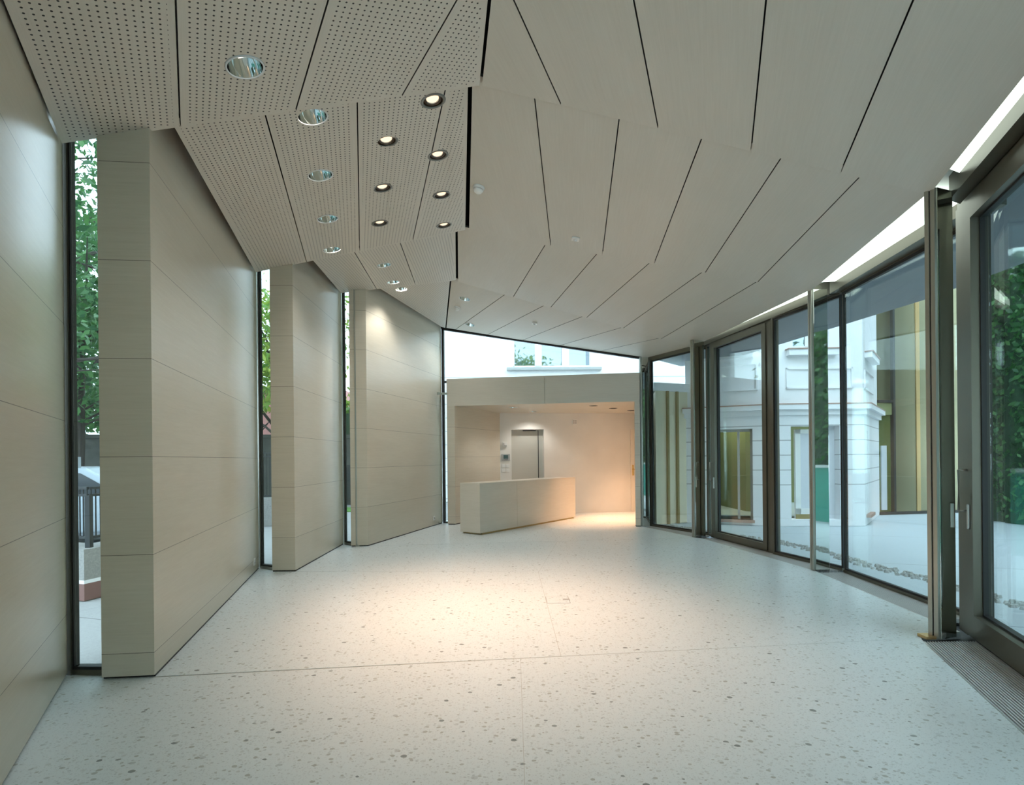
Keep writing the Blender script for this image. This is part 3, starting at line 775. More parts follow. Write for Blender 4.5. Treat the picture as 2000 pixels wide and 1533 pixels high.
# wall sockets
def socket(px, py, a, b, label):
    c = at_wall(px, py, a, b); d = (V3((b.x, b.y, 0))-V3((a.x, a.y, 0))).normalized(); n_ = V3((d.y, -d.x, 0))
    mtx = Matrix(((d.x, n_.x, 0, c.x), (d.y, n_.y, 0, c.y), (0, 0, 1, c.z), (0, 0, 0, 1)))
    r_ = empty('wall_socket', label, 'socket', 'white wall sockets', mtx=mtx)
    sub(r_, -.042, .042, 0, .012, -.042, .042, 'face_plate', M['offw'], .004)
    o = MB().lathe([(.022, 0), (.022, .006), (.017, .006), (.016, -.001)], 20, 0, Matrix.Translation((0, .012, 0)) @ Matrix.Rotation(-math.pi/2, 4, 'X'), False, True).build('socket_well', M['grey']); o.parent = r_
socket(497, 1097, B1, C1, 'white wall socket low on the nearer slanted block by the second slit window')
socket(848.5, 1012, B3, C3, 'white wall socket low on the farthest slanted block')

# floor box
bx = [FL(1066, 1165.5), FL(1110.5, 1164.5), FL(1116, 1178), FL(1069, 1178.5)]
fb = empty('floor_box', 'square terrazzo filled floor box with cable outlet in the middle of the floor', 'floor box', loc=sum(bx, V3())/4)
q, _ = inset(bx if (bx[1]-bx[0]).cross(bx[3]-bx[0]).z > 0 else bx[::-1], [.008]*4)
child_of(MB().prism([pt(p) for p in bx], .0002, .0012).build('rim', M['grey']), fb)
child_of(MB().prism([pt(p) for p in q], .0003, .0022).build('lid', M['floor']), fb)
oc = bx[1].lerp(bx[2], .5).lerp(bx[0].lerp(bx[3], .5), .12)
child_of(MB().box(oc.x-.035, oc.x+.03, oc.y-.025, oc.y+.025, .002, .0045).build('cable_outlet', M['grey']), fb)

# ------------------------------------------------------------------ lamps in the ceiling
dg_ = bpy.context.evaluated_depsgraph_get()
cut_jobs = {}
def ceil_hit(px, py):
    """surveyed point and downward normal on the panel seen at this place"""
    best = None; r = ray(px, py)
    for o, faces in flat:
        for vs, nrm in faces:
            P = at_plane(px, py, vs[0], nrm)
            if P.y < 0: continue
            ins = True
            for i in range(len(vs)):
                if (vs[(i+1) % len(vs)]-vs[i]).cross(P-vs[i]).dot(nrm) < -1e-4: ins = False; break
            if ins and (best is None or P.y < best[0].y): best = (P, nrm.copy(), o)
    if best is None: raise ValueError('no ceiling panel at %s %s' % (px, py))
    return best
def ceil_mtx(P, n):
    z = -n.normalized(); x = V3((1, 0, 0)); x = (x-z*x.dot(z)).normalized(); y = z.cross(x)
    return Matrix(((x.x, y.x, z.x, P.x), (x.y, y.y, z.y, P.y), (x.z, y.z, z.z, P.z), (0, 0, 0, 1)))
def need_hole(mtx, r, extra=()):
    for o in list(panels)+list(extra):
        if o.data.vertices:
            P = mtx.translation
            bb = [v.co for v in o.data.vertices]
            if min(b.x for b in bb)-r < P.x < max(b.x for b in bb)+r and min(b.y for b in bb)-r < P.y < max(b.y for b in bb)+r and min(b.z for b in bb)-.2 < P.z < max(b.z for b in bb)+.2:
                cut_jobs.setdefault(o.name, []).append((mtx, r))
def area_lamp(name, parent, mtx, col, w, size, spread=math.pi):
    l = bpy.data.lights.new(name, 'AREA'); l.shape = 'DISK'; l.size = size; l.energy = w; l.color = col; l.spread = spread
    o = bpy.data.objects.new(name, l); COL.objects.link(o); o.parent = parent; o.matrix_local = mtx; return o
def downlight(px, py, label, lit=True, r=.094, hit=None, extra=(), watts=0., group='round reflector downlights'):
    P, n, _ = hit or ceil_hit(px, py)
    mtx = ceil_mtx(P, n)
    root = empty('downlight', label, 'lamp', group, mtx=mtx)
    need_hole(mtx, r+.002, extra)
    MB().lathe([(r+.001, -.002), (r+.003, -.007), (r+.011, -.006), (r+.013, 0), (r+.001, 0)], 40).build('trim_ring', M['trimw'], root, smooth=True)
    MB().lathe([(r, -.003), (r*.97, .02), (r*.86, .06), (r*.68, .095), (r*.50, .115), (.001, .117)], 40).build('reflector', M['refl'], root, smooth=True)
    if lit:
        t = MB(); t.tube([(-.034, .03, .085), (.022, .03, .085), (.034, .018, .085), (.034, 0, .085), (.022, -.008, .085), (-.034, -.008, .085)], .012, 10); t.build('lamp_tube', M['cfl'], root, smooth=True)
    if watts:
        l = bpy.data.lights.new('lamp_light', 'SPOT'); l.energy = watts; l.color = (1, .975, .93); l.spot_size = 2.3; l.spot_blend = .7; l.shadow_soft_size = .03
        o = bpy.data.objects.new('lamp_light', l); COL.objects.link(o); o.parent = root; o.location = (0, 0, .055)
    return root
DL = [(480, 131, 'largest round downlight, nearest the camera at top left'), (611.5, 227, 'round downlight half tucked under the nearest ceiling fold'),
      (627, 342, 'round downlight in the left row, just below the first ceiling fold'), (641.5, 427, 'round downlight in the left row, second below the first ceiling fold'),
      (649.5, 487, 'round downlight at the far end of the left row on the large perforated field'), (751, 517.5, 'first of three small downlights on the narrow perforated strip'),
      (769, 550.5, 'middle of three small downlights on the narrow perforated strip'), (785, 563, 'small downlight close to the top of the farthest wall block'),
      (909, 583.5, 'small downlight on the plain ceiling beside the far black slot'), (919, 634, 'small downlight on the plain ceiling near the clerestory edge')]
for i, (px, py, lab_) in enumerate(DL):
    downlight(px, py, lab_, True, r=.094 if i < 5 else .088, watts=(8, 14, 18, 20, 22, 20, 24, 50, 24, 24)[i])
def halogen(px, py, label, lit=True, hit=None, extra=(), watts=125., group='warm halogen spotlights', tilt=(0., -.12), tone=(1., .64, .44)):
    P, n, _ = hit or ceil_hit(px, py)
    mtx = ceil_mtx(P, n); r = .072
    root = empty('halogen_spotlight', label, 'lamp', group, mtx=mtx)
    need_hole(mtx, r, extra)
    MB().lathe([(r-.001, .0), (r-.001, -.006), (r+.018, -.005), (r+.021, 0)], 36).build('trim_ring', M['trimd'], root, smooth=True)
    MB().lathe([(r-.001, 0), (r-.004, .09), (.001, .09)], 36).build('housing', M['gim'], root, smooth=True)
    T = Matrix.Translation((0, 0, .012)) @ Matrix.Rotation(tilt[1], 4, 'X') @ Matrix.Rotation(tilt[0], 4, 'Y')
    g = MB(); g.lathe([(.062, .004), (.062, -.004), (.054, -.006), (.050, .0), (.050, .010), (.062, .004)], 32, 0, T); gb = g.build('gimbal_ring', M['gim'], root, smooth=True)
    c = MB(); c.lathe([(.046, .006), (.040, .016), (.001, .018)], 28, 0, T); c.build('lamp_face', M['halo'] if lit else M['halod'], root, smooth=True)
    c = MB(); c.lathe([(.050, .010), (.047, .0), (.044, .006)], 28, 0, T); c.build('lamp_rim', M['steel'], root, smooth=True)
    if lit and watts:
        l = bpy.data.lights.new('spot', 'SPOT'); l.energy = watts; l.color = tone; l.spot_size = 1.15; l.spot_blend = 1.; l.shadow_soft_size = .014
        o = bpy.data.objects.new('spot_beam', l); COL.objects.link(o); o.parent = root; o.matrix_local = Matrix.Translation((0, .004, .004)) @ Matrix.Rotation(tilt[1], 4, 'X')
    return root
HL = [(847, 197, 'largest warm halogen spotlight, at the first ceiling fold'), (756.5, 275, 'first warm halogen spotlight of the left pair row'),
      (856.5, 303, 'warm halogen spotlight on the right row, straddling a panel seam'), (748.5, 366.5, 'middle warm halogen spotlight of the left row'),
      (864, 380.5, 'warm halogen spotlight on the right row, level with the smoke detector'), (743.5, 435.5, 'farthest warm halogen spotlight of the left row'),
      (868.5, 439.5, 'smallest warm halogen spotlight, farthest back beside the black slot')]
for px, py, lab_ in HL: halogen(px, py, lab_)
# lamps in the recess soffit
def soff_hit(px, py):
    P = at_z(px, py, zL); return (P, V3((0, 0, -1)), None)
downlight(1003, 795.7, 'downlight in the recess soffit, left one above the niche door', True, .085, soff_hit(1003, 795.7), (soff,), 25., 'lamps in the recess soffit')
downlight(1042, 803.4, 'downlight in the recess soffit, right one above the niche door', True, .085, soff_hit(1042, 803.4), (soff,), 25., 'lamps in the recess soffit')
for px, py, lit, lab_ in ((1160.5, 792.3, True, 'dark rimmed halogen in the recess soffit, nearest the lintel edge'), (1199, 797.3, True, 'glowing halogen in the recess soffit, middle of three'), (1234, 801.4, True, 'halogen in the recess soffit next to the right pillar')):
    halogen(px, py, lab_, lit, soff_hit(px, py), (soff,), 210., 'lamps in the recess soffit', (0, 0), (1., .54, .30))
# cut the lamp openings
for name, jobs in cut_jobs.items():
    o = bpy.data.objects[name]
    mb = MB()
    for mtx, r in jobs: mb.lathe([(r, -.06), (r, .07)], 40, 0, mtx, True, True)
    c = mb.build('cutter', M['void'])
    m = o.modifiers.new('cut', 'BOOLEAN'); m.operation = 'DIFFERENCE'; m.object = c; m.solver = 'EXACT'
    bpy.context.view_layer.update()
    ev = o.evaluated_get(bpy.context.evaluated_depsgraph_get())
    me = bpy.data.meshes.new_from_object(ev)
    o.modifiers.clear(); o.data = me
    bpy.data.objects.remove(c, do_unlink=True)

# detectors and sensors
def detector(px, py, r, label):
    P, n, _ = ceil_hit(px, py); root = empty('smoke_detector', label, 'smoke detector', 'smoke detectors', mtx=ceil_mtx(P, n))
    MB().lathe([(r, 0), (r, -.018), (r*.93, -.024), (r*.5, -.025)], 36, 0, None, False, True).build('base', M['offw'], root, smooth=False)
    MB().lathe([(r*.72, -.025), (r*.70, -.034), (.001, -.034)], 32).build('vent_gap', M['dark'], root)
    MB().lathe([(r*.84, -.029), (r*.84, -.036), (r*.62, -.056), (r*.3, -.066), (.001, -.067)], 36).build('cover', M['offw'], root, smooth=True)
detector(936.5, 365, .058, 'white smoke detector on the plain ceiling beside the long black slot')
detector(894.5, 600, .055, 'small white smoke detector near the far end of the ceiling')
def sensor(px, py, label):
    P, n, _ = ceil_hit(px, py); root = empty('ceiling_sensor', label, 'sensor', 'small ceiling sensors', mtx=ceil_mtx(P, n))
    MB().box(-.045, .045, -.045, .045, -.022, 0).build('housing', M['offw'], root, bevel=.006)
    MB().lathe([(.022, -.022), (.018, -.032), (.001, -.036)], 20).build('lens', M['trimw'], root, smooth=True)
sensor(1125.5, 465, 'small white square sensor in the middle of the plain ceiling')
sensor(1045.5, 630.5, 'small white square sensor near the clerestory edge of the ceiling')

# ------------------------------------------------------------------ courtyard on the right
cy = empty('courtyard_ground', 'pale paved courtyard outside the glazing', 'ground', kind='structure')
MB().prism([(2.16, -30), (2.16, .8), (3.49, 4.05), (3.80, 4.2), (3.90, 6.3), (3.41, 9.3), (2.74, 10.6), (2.74, 40), (45, 40), (45, -30)], -.10, -.006).build('paving', M['court'], cy)
pb = MB()
path = [FL(1300, 1026), FL(1430, 1045.5), FL(1517, 1057), FL(1620, 1081.6), FL(1696, 1104), FL(1810, 1131), V3((4.5, 4.6, 0)), V3((4.1, 3.2, 0)), V3((3.5, 1.6, 0))]
for i in range(len(path)-1):
    L = (path[i+1]-path[i]).length
    for k in range(int(L*95)):
        p = path[i].lerp(path[i+1], R.random()); d = (path[i+1]-path[i]).normalized(); q = p+V3((-d.y, d.x, 0))*R.uniform(-.11, .11)
        r = R.uniform(.015, .034); h = r*.7; a = R.random()*3
        ring = [V3((math.cos(a+t*1.0472)*r, math.sin(a+t*1.0472)*r*.75, 0)) for t in range(6)]
        pb.add([q+v+V3((0, 0, -.01)) for v in ring]+[q+v*.6+V3((0, 0, h)) for v in ring], [(6, 7, 8, 9, 10, 11)]+[(j, (j+1) % 6, 6+(j+1) % 6, 6+j) for j in range(6)])
tag(pb.build('pebble_strip', M['pebble'], smooth=False), 'strip of grey pebbles running along the outside of the glazing', 'pebbles', kind='stuff')

# white building with a canted bay
villa = empty('white_villa', 'white stuccoed building with a canted bay across the courtyard', 'building')
La, Lb, Cb, Rb = V3((3.55, 11.05, 0)), V3((5.0, 10.32, 0)), V3((6.70, 10.27, 0)), V3((8.25, 12.15, 0))
ZC = 2.16
def sL(px, py, a, b): 
    P = at_wall(px, py, a, b); return (V3((P.x, P.y, 0))-V3((a.x, a.y, 0))).length, P.z
lo = MB(); up = MB()
dl_s0, dl_s1 = sL(1396, 930, La, Lb)[0], sL(1471.5, 930, La, Lb)[0]; ztl = sL(1440, 838, La, Lb)[1]
dc_s0, dc_s1 = sL(1546.5, 930, Lb, Cb)[0], sL(1642, 930, Lb, Cb)[0]; ztc = sL(1580, 831.5, Lb, Cb)[1]
dr_s0, dr_s1 = sL(1686, 930, Cb, Rb)[0], sL(1697, 930, Cb, Rb)[0]; ztr = sL(1690, 840, Cb, Rb)[1]
pierced(lo, La, Lb, 0, .35, 0, ZC, [(dl_s0, dl_s1, .10, ztl)])
pierced(lo, Lb, Cb, 0, .35, 0, ZC, [(dc_s0, dc_s1, .12, ztc)])
pierced(lo, Cb, Rb, 0, .35, 0, ZC, [(dr_s0, dr_s1, .22, ztr)])
lo.build('ground_floor_wall', M['rust'], villa)
wu0, wu1 = sL(1550, 660, Lb, Cb)[0], sL(1622, 660, Lb, Cb)[0]; zu = sL(1570, 680, Lb, Cb)[1]
pierced(up, La, Lb, .03, .35, ZC, 7.5, [(.45, 1.15, zu, zu+1.9)]); pierced(up, Lb, Cb, .03, .35, ZC, 7.5, [(wu0, wu1, zu, zu+1.9)]); pierced(up, Cb, Rb, .03, .35, ZC, 7.5, [(.5, 1.5, zu, zu+1.9)])
up.build('upper_floor_wall', M['stucco'], villa)
co = MB()
for a, b in ((La, Lb), (Lb, Cb), (Cb, Rb)):
    co.seg(a, b, -.05, .05, ZC-.04, ZC+.06, 0, .02, .02); co.seg(a, b, -.12, .05, ZC+.06, ZC+.15, 0, .04, .04)
co.build('cornice', M['stucco'], villa)
cp = MB()
for a, b in ((La, Lb), (Lb, Cb), (Cb, Rb)): cp.seg(a, b, -.125, .04, ZC+.15, ZC+.172, 0, .04, .04)
cp.build('cornice_capping', M['brick'], villa)
fp = MB()
def frame_panel(a, b, s0, s1, z0, z1):
    d = (b-a).normalized()
    for q in ((s0, s1, z0, z0+.03), (s0, s1, z1-.03, z1), (s0, s0+.03, z0, z1), (s1-.03, s1, z0, z1)): fp.seg(a+d*q[0], a+d*q[1], .0, .035, q[2], q[3])
frame_panel(Lb, Cb, .25, 1.5, 2.62, 3.02); frame_panel(La, Lb, .35, 1.35, 2.62, 3.15); frame_panel(Cb, Rb, .25, 1.6, 2.62, 3.02)
fp.build('panel_moulding', M['stucco'], villa)
def vwin(a, b, s0, s1, z0, z1):
    d = (b-a).normalized(); f = MB()
    for q in ((s0, s1, z0, z0+.07), (s0, s1, z1-.07, z1), (s0, s0+.07, z0, z1), (s1-.07, s1, z0, z1), ((s0+s1)/2-.04, (s0+s1)/2+.04, z0, z1)): f.seg(a+d*q[0], a+d*q[1], .16, .22, q[2], q[3])
    fo = f.build('upper_window', M['offw'], villa)
    MB().seg(a+d*s0, a+d*s1, .18, .19, z0, z1).build('pane', M['wpane'], fo)
    s = MB(); s.seg(a+d*(s0-.12), a+d*(s1+.12), -.10, .2, z0-.14, z0-.03); so = s.build('window_sill', M['stucco'], villa)
    MB().seg(a+d*(s0-.14), a+d*(s1+.14), -.12, .2, z0-.03, z0-.012).build('sill_capping', M['brick'], so)
vwin(Lb, Cb, wu0, wu1, zu, zu+1.9); vwin(La, Lb, .45, 1.15, zu, zu+1.9); vwin(Cb, Rb, .5, 1.5, zu, zu+1.9)
# ground floor openings: thresholds, leaves and what stands inside
d = (Lb-La).normalized()
th = MB(); th.seg(La+d*(dl_s0-.05), La+d*(dl_s1+.03), -.06, .35, .05, .10); th.build('threshold', M['brick'], villa)
fr = MB()
for q in ((dl_s0, dl_s0+.05, .1, ztl), (dl_s1-.05, dl_s1, .1, ztl), (dl_s0, dl_s1, ztl-.05, ztl), (dl_s0+(dl_s1-dl_s0)*.60, dl_s0+(dl_s1-dl_s0)*.60+.04, .1, ztl)): fr.seg(La+d*q[0], La+d*q[1], .12, .2, q[2], q[3])
gd = fr.build('garden_door', M['grey'], villa)
d = (Cb-Lb).normalized()
fr = MB(); w0, w1 = sL(1563, 930, Lb, Cb)[0], sL(1612, 930, Lb, Cb)[0]
for q in ((w0, w0+.10, .12, ztc-.06), (w0, w1, ztc-.14, ztc-.06), (w0, w1, .12, .32), (w1-.08, w1, .12, ztc)): fr.seg(Lb+d*q[0], Lb+d*q[1], .16, .22, q[2], q[3])
fo = fr.build('garden_door', M['offw'], villa)
MB().seg(Lb+d*w0, Lb+d*w1, .185, .19, .30, ztc-.1).build('pane', M['pale'], fo)
MB().seg(Lb+d*w0, Lb+d*w1, .155, .165, .12, .21).build('kick_board', M['brassd'], fo)
MB().seg(Lb+d*w1, Lb+d*dc_s1, .18, .2, .12, ztc).build('curtain', M['pale'], villa)
d = (Rb-Cb).normalized()
MB().seg(Cb+d*dr_s0, Cb+d*dr_s1, .18, .2, .2, ztr).build('pane', M['pale'], villa)
MB().seg(Cb+d*(dr_s0-.15), Cb+d*(dr_s1+.35), -.08, .2, .14, .20).build('window_sill', M['brick'], villa)
inn = MB(); inn.prism([(4.1, 11.6), (4.2, 14.4), (7.9, 14.4), (7.9, 12.4), (6.75, 10.95)], .08, .10); inn.build('inner_floor', M['court'], villa)
inn = MB(); inn.seg((3.9, 14.4), (8.2, 14.4), 0, .1, 0, 3); inn.seg((4.05, 11.3), (3.95, 14.4), -.1, 0, 0, 3); inn.seg((5.35, 12.2), (5.35, 14.4), 0, .08, 0, 3); inn.build('inner_wall', M['inner'], villa)
MB().seg((5.28, 12.2), (5.9, 11.6), 0, .04, .1, 1.9).build('inner_door', M['inner'], villa)
MB().prism([(3.6, 11.4), (5.1, 10.65), (6.6, 10.6), (8.0, 12.3), (8.2, 14.5), (3.8, 14.5)], 2.6, 2.7).build('inner_ceiling', M['stucco'], villa)
lp = bpy.data.lights.new('room_lamp', 'AREA'); lp.shape = 'SQUARE'; lp.size = 1.5; lp.energy = 32; lp.color = (.95, 1., .72)
o = bpy.data.objects.new('room_lamp', lp); COL.objects.link(o); o.location = (5.4, 12.6, 2.5); o.parent = villa

# brass clad wing right of the bay
bw = empty('brass_wing', 'brass clad wing with dark glazing to the right of the white bay', 'building')
Ba, Bb = V3((8.22, 12.12, 0)), V3((10.45, 12.5, 0))
bs = lambda px, py=900: sL(px, py, Ba, Bb)
d = (Bb-Ba).normalized(); zh = bs(1749, 784)[1]
s1_, s2_ = bs(1749)[0], bs(1791)[0]
MB().seg(Ba+d*s1_, Bb, 0, .2, 0, 6).build('brass_cladding', M['brassw'], bw)
MB().seg(Ba, Ba+d*s1_, .05, .2, zh+.03, 6).build('brass_cladding', M['brassw'], bw)
MB().seg(Ba, Ba+d*s1_, .06, .09, .05, zh-.30).build('glazing', M['gglass'], bw)
MB().seg(Ba, Ba+d*s1_, .02, .09, zh-.30, zh-.02).build('glass_fascia', M['inner'], bw)
f = MB(); f.seg(Ba+d*(s1_-.05), Ba+d*s1_, -.03, .1, 0, 6); f.seg(Ba, Ba+d*s1_, -.02, .1, zh-.03, zh+.03); f.seg(Ba, Bb, -.03, .1, 0, .06); f.build('mullion', M['rail'], bw)
MB().seg(Ba+d*s2_, Ba+d*(s2_+.10), -.012, .0, .06, 6).build('copper_strip', M['gold'], bw)
for px in (1725, ): MB().seg(Ba+d*bs(px)[0], Ba+d*(bs(px)[0]+.14), .03, .06, .1, 1.55).build('pale_panel', M['pale'], bw)

# brass slatted annex beside the portal
an = empty('slatted_annex', 'low annex with brass slats and pale coping just outside beside the portal', 'annex')
N0, N1 = V3((2.86, 10.74, 0)), V3((3.60, 11.06, 0)); d = (N1-N0).normalized()
sA = lambda px, py=900: sL(px, py, N0, N1)
MB().prism([pt(N0), pt(N1), pt(N1+V3((-.1, 2.4, 0))), pt(N0+V3((.45, 2.4, 0)))], 0, 2.66).build('wall_cladding', M['brassl'], an)
MB().prism([pt(N0-d*.05-V3((0, .05, 0))), pt(N1+d*.03-V3((0, .05, 0))), pt(N1+V3((-.1, 2.4, 0))), pt(N0+V3((.45, 2.4, 0)))], 2.66, 2.82).build('coping', M['stucco'], an)
for px in (1304.5, 1323): 
    s = sA(px)[0]; MB().seg(N0+d*(s-.022), N0+d*(s+.022), -.05, .01, 0, 2.66).build('brass_rib', M['brassd'], an)

# white building behind the clerestory
wbh = empty('white_rear_building', 'white building with a three-pane window seen through the clerestory', 'building')
YB = 17.0
Wa, Wb = V3((-4.5, YB-.2, 0)), V3((9, YB+.2, 0))
ws = lambda px, py: sL(px, py, Wa, Wb)
hx0, hx1 = ws(1003, 690)[0], ws(1155, 690)[0]; hz0 = ws(1080, 717)[1]
w = MB(); pierced(w, Wa, Wb, 0, .4, 0, 9, [(hx0, hx1, hz0, hz0+1.9)]); w.build('facade', M['rust2'], wbh)
d = (Wb-Wa).normalized(); f = MB()
xs = [ws(p, 690)[0] for p in (1003, 1006, 1046, 1059.5, 1099, 1113, 1153, 1156)]
for i in (0, 2, 4, 6): f.seg(Wa+d*xs[i], Wa+d*xs[i+1], .05, .2, hz0, hz0+1.9)
f.seg(Wa+d*hx0, Wa+d*hx1, .05, .2, hz0, hz0+.06); f.seg(Wa+d*hx0, Wa+d*hx1, .05, .2, hz0+1.85, hz0+1.9)
fo = f.build('three_pane_window', M['offw'], wbh)
for i in (1, 3, 5): MB().seg(Wa+d*xs[i], Wa+d*xs[i+1], .12, .13, hz0+.06, hz0+1.85).build('pane', M['wpane'], fo)
MB().seg(Wa+d*(hx0-.2), Wa+d*(hx1+.32), -.14, .1, hz0-.10, hz0-.02).build('window_sill', M['grey'], wbh)

# teal boarding and planting on the near side of the courtyard (seen in the mirrored fins)
tb = empty('teal_site_fence', 'low teal boarded fence with white top rail, reflected in the fins', 'fence')
Ta, Tb = V3((7.2, 4.6, 0)), V3((4.9, -3.2, 0))
MB().seg(Ta, Tb, 0, .04, .02, 1.10).build('boarding', M['teal'], tb); MB().seg(Ta, Tb, -.03, .07, 1.10, 1.15).build('top_rail', M['sign'], tb)
for k in range(6):
    p = Ta.lerp(Tb, k/5); MB().seg(p, p+(Tb-Ta).normalized()*.06, .04, .10, 0, 1.10).build('fence_post', M['galv'], tb)

# ------------------------------------------------------------------ trees
def tree(x, y, h, cr, label, leaf='leafd', nleaf=5200, trunk=.13, z_lo=.34, ls=.11, cat='tree', seed=1, lean=0., name='broadleaf_tree'):
    rr = random.Random(seed)
    root = empty(name, label, cat, loc=(x, y, 0))
    br_ = MB(); ends = []
    top = V3((lean, 0, h*.72))
    br_.tube([V3((0, 0, 0)), V3((lean*.2, .05, h*.2)), V3((lean*.6, -.05, h*.45)), top], [trunk, trunk*.85, trunk*.6, trunk*.25], 8)
    for k in range(26):
        t = rr.uniform(.28, 1.); b0 = V3((lean*t, 0, h*.72*t)); a = rr.random()*6.283
        l = cr*rr.uniform(.6, 1.05)*(1.15-t*.5); e = b0+V3((math.cos(a)*l, math.sin(a)*l, l*rr.uniform(.15, .7)))
        m_ = b0.lerp(e, .5)+V3((0, 0, l*.10)); w_ = trunk*.34*(1.2-t*.6)
        br_.tube([b0, m_, e], [w_, w_*.6, w_*.18], 5)
        ends += [m_.lerp(e, .3), e, b0.lerp(e, .8)]
        for q in range(3):
            s_ = b0.lerp(e, rr.uniform(.35, .9)); f_ = s_+V3((rr.uniform(-1, 1), rr.uniform(-1, 1), rr.uniform(-.2, .9)))*cr*.35
            br_.tube([s_, f_], [w_*.35, w_*.08], 4); ends.append(f_)
    b_ = br_.build('trunk', M['bark']); b_.parent = root
    lf = MB()
    for k in range(nleaf):
        c = rr.choice(ends); p = c+V3((rr.gauss(0, 1), rr.gauss(0, 1), rr.gauss(0, .7)))*cr*.17
        if p.z < h*z_lo: continue
        s_ = ls*rr.uniform(.6, 1.25); q = V3((rr.uniform(-1, 1), rr.uniform(-1, 1), rr.uniform(.1, 1))).normalized().to_track_quat('Z', 'Y') @ V3((0, 0, 1))
        t1 = q.orthogonal().normalized(); t1 = (Matrix.Rotation(rr.random()*6.28, 3, q) @ t1); t2 = q.cross(t1)
        lf.add([p-t1*s_, p-t1*s_*.2+t2*s_*.45, p+t1*s_, p-t1*s_*.2-t2*s_*.45], [(0, 1, 2, 3)])
    f_ = lf.build('foliage', M[leaf], recalc=False); f_.parent = root
    return root
def shrubbery(x0, x1, y0, y1, h, n, label, leaf='leafd', ls=.10, name='hedge', cat='hedge', seed=3):
    rr = random.Random(seed); root = empty(name, label, cat, loc=((x0+x1)/2, (y0+y1)/2, 0)); lf = MB(); c = root.location
    for k in range(n):
        X = rr.uniform(x0, x1)
        if rr.random() < .7: X = x0-.02-abs(rr.gauss(0, .10)) if rr.random() < .7 else x1+.02+abs(rr.gauss(0, .10))
        p = V3((X, rr.uniform(y0, y1), h*(1-rr.random()**1.6*.98)))-V3((c.x, c.y, 0))
        s_ = ls*rr.uniform(.6, 1.3); q = V3((rr.uniform(-1, 1), rr.uniform(-1, 1), rr.uniform(-.2, 1))).normalized(); t1 = q.orthogonal().normalized(); t2 = q.cross(t1)
        lf.add([p-t1*s_, p+t2*s_*.5, p+t1*s_, p-t2*s_*.5], [(0, 1, 2, 3)])
    o = lf.build('foliage', M[leaf], recalc=False); o.parent = root
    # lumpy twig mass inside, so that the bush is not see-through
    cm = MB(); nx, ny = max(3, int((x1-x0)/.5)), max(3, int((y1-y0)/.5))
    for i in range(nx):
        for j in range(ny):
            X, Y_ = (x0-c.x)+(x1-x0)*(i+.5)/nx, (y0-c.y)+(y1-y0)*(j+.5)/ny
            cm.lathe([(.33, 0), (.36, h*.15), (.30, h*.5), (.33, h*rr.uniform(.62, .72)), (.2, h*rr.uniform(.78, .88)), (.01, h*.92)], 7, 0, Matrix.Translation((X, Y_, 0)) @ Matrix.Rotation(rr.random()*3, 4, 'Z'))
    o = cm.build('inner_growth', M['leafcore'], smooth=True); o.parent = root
    st = MB()
    for k in range(8):
        X = (x0-c.x)+(x1-x0)*(k+.5)/8; st.tube([V3((X, 0, 0)), V3((X+.1, .05, h*.5)), V3((X, -.05, h*.9))], [.04, .03, .01], 5)
    o = st.build('stems', M['bark']); o.parent = root
    return root
# right-hand garden
for i, (x, y, h, lab_) in enumerate(((10.6, -1.8, 7.0, 'dark leafy tree behind the teal fence, near its far end'), (12.6, 2.8, 7.5, 'dark leafy tree at the back of the courtyard garden'), (8.6, -8.2, 7.0, 'dark leafy tree behind the teal fence, near its close end'), (14.6, 7.2, 8.0, 'tall dark tree beyond the courtyard hedge'))):
    tree(x, y, h, 2.5, lab_, nleaf=4200, seed=20+i, z_lo=.12, ls=.16)
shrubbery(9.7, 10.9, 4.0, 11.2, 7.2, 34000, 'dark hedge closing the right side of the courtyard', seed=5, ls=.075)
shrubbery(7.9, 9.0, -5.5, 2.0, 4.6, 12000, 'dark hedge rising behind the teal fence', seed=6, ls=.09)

tree(.6, -10.5, 12.0, 3.0, 'tall tree reflected in the left pane of the three-pane window', nleaf=2600, seed=31, z_lo=.3, ls=.22)
tree(4.2, -15.5, 13.5, 3.2, 'tall light green tree reflected in the right pane of the three-pane window', 'leafl', nleaf=3200, seed=32, z_lo=.2, ls=.24)
# ------------------------------------------------------------------ street side on the left
pv = empty('pavement_ground', 'pale concrete pavement outside the slit windows', 'ground', kind='structure')
MB().prism([(-1.62, -30), (-1.62, .8), pt(C0+V3((-.15, .10, 0))), pt(mid(A1, B1)+V3((-.05, .06, 0))), pt(mid(C1, C1+A1-B1)+V3((-.02, .1, 0))), pt(mid(A2, B2)+V3((-.05, .05, 0))), pt(mid(C2, C2+A2-B2)), pt(mid(A3, B3)), pt(mid(C3, C3+A3-B3)), (-1.6, 11.45), (2.66, 10.7), (2.7, 40), (-45, 40), (-45, -30)], -.12, -.008).build('paving', M['pave'], pv)
# rough concrete parapet with plinth band
k0 = FL(166, 1174); k1 = FL(196, 1167.5)
pa = empty('concrete_parapet', 'rough concrete parapet with a red-brown base seen through the nearest slit window', 'parapet')
kd = V3((.25, 1., 0)).normalized(); ke = k0+kd*1.5; kl = k0+V3((-1., .28, 0))*2.2
prof = [k0, ke, ke+V3((-.4, .2, 0)), k0+V3((-.25, .42, 0)), kl+V3((.05, .4, 0)), kl]
MB().prism([pt(p) for p in prof], .20, .50).build('concrete_body', M['conc'], pa)
MB().prism([pt(p) for p in prof], 0, .165).build('base_band', M['bandr'], pa)
MB().prism([pt(p) for p in prof], .165, .20).build('white_line', M['sign'], pa)
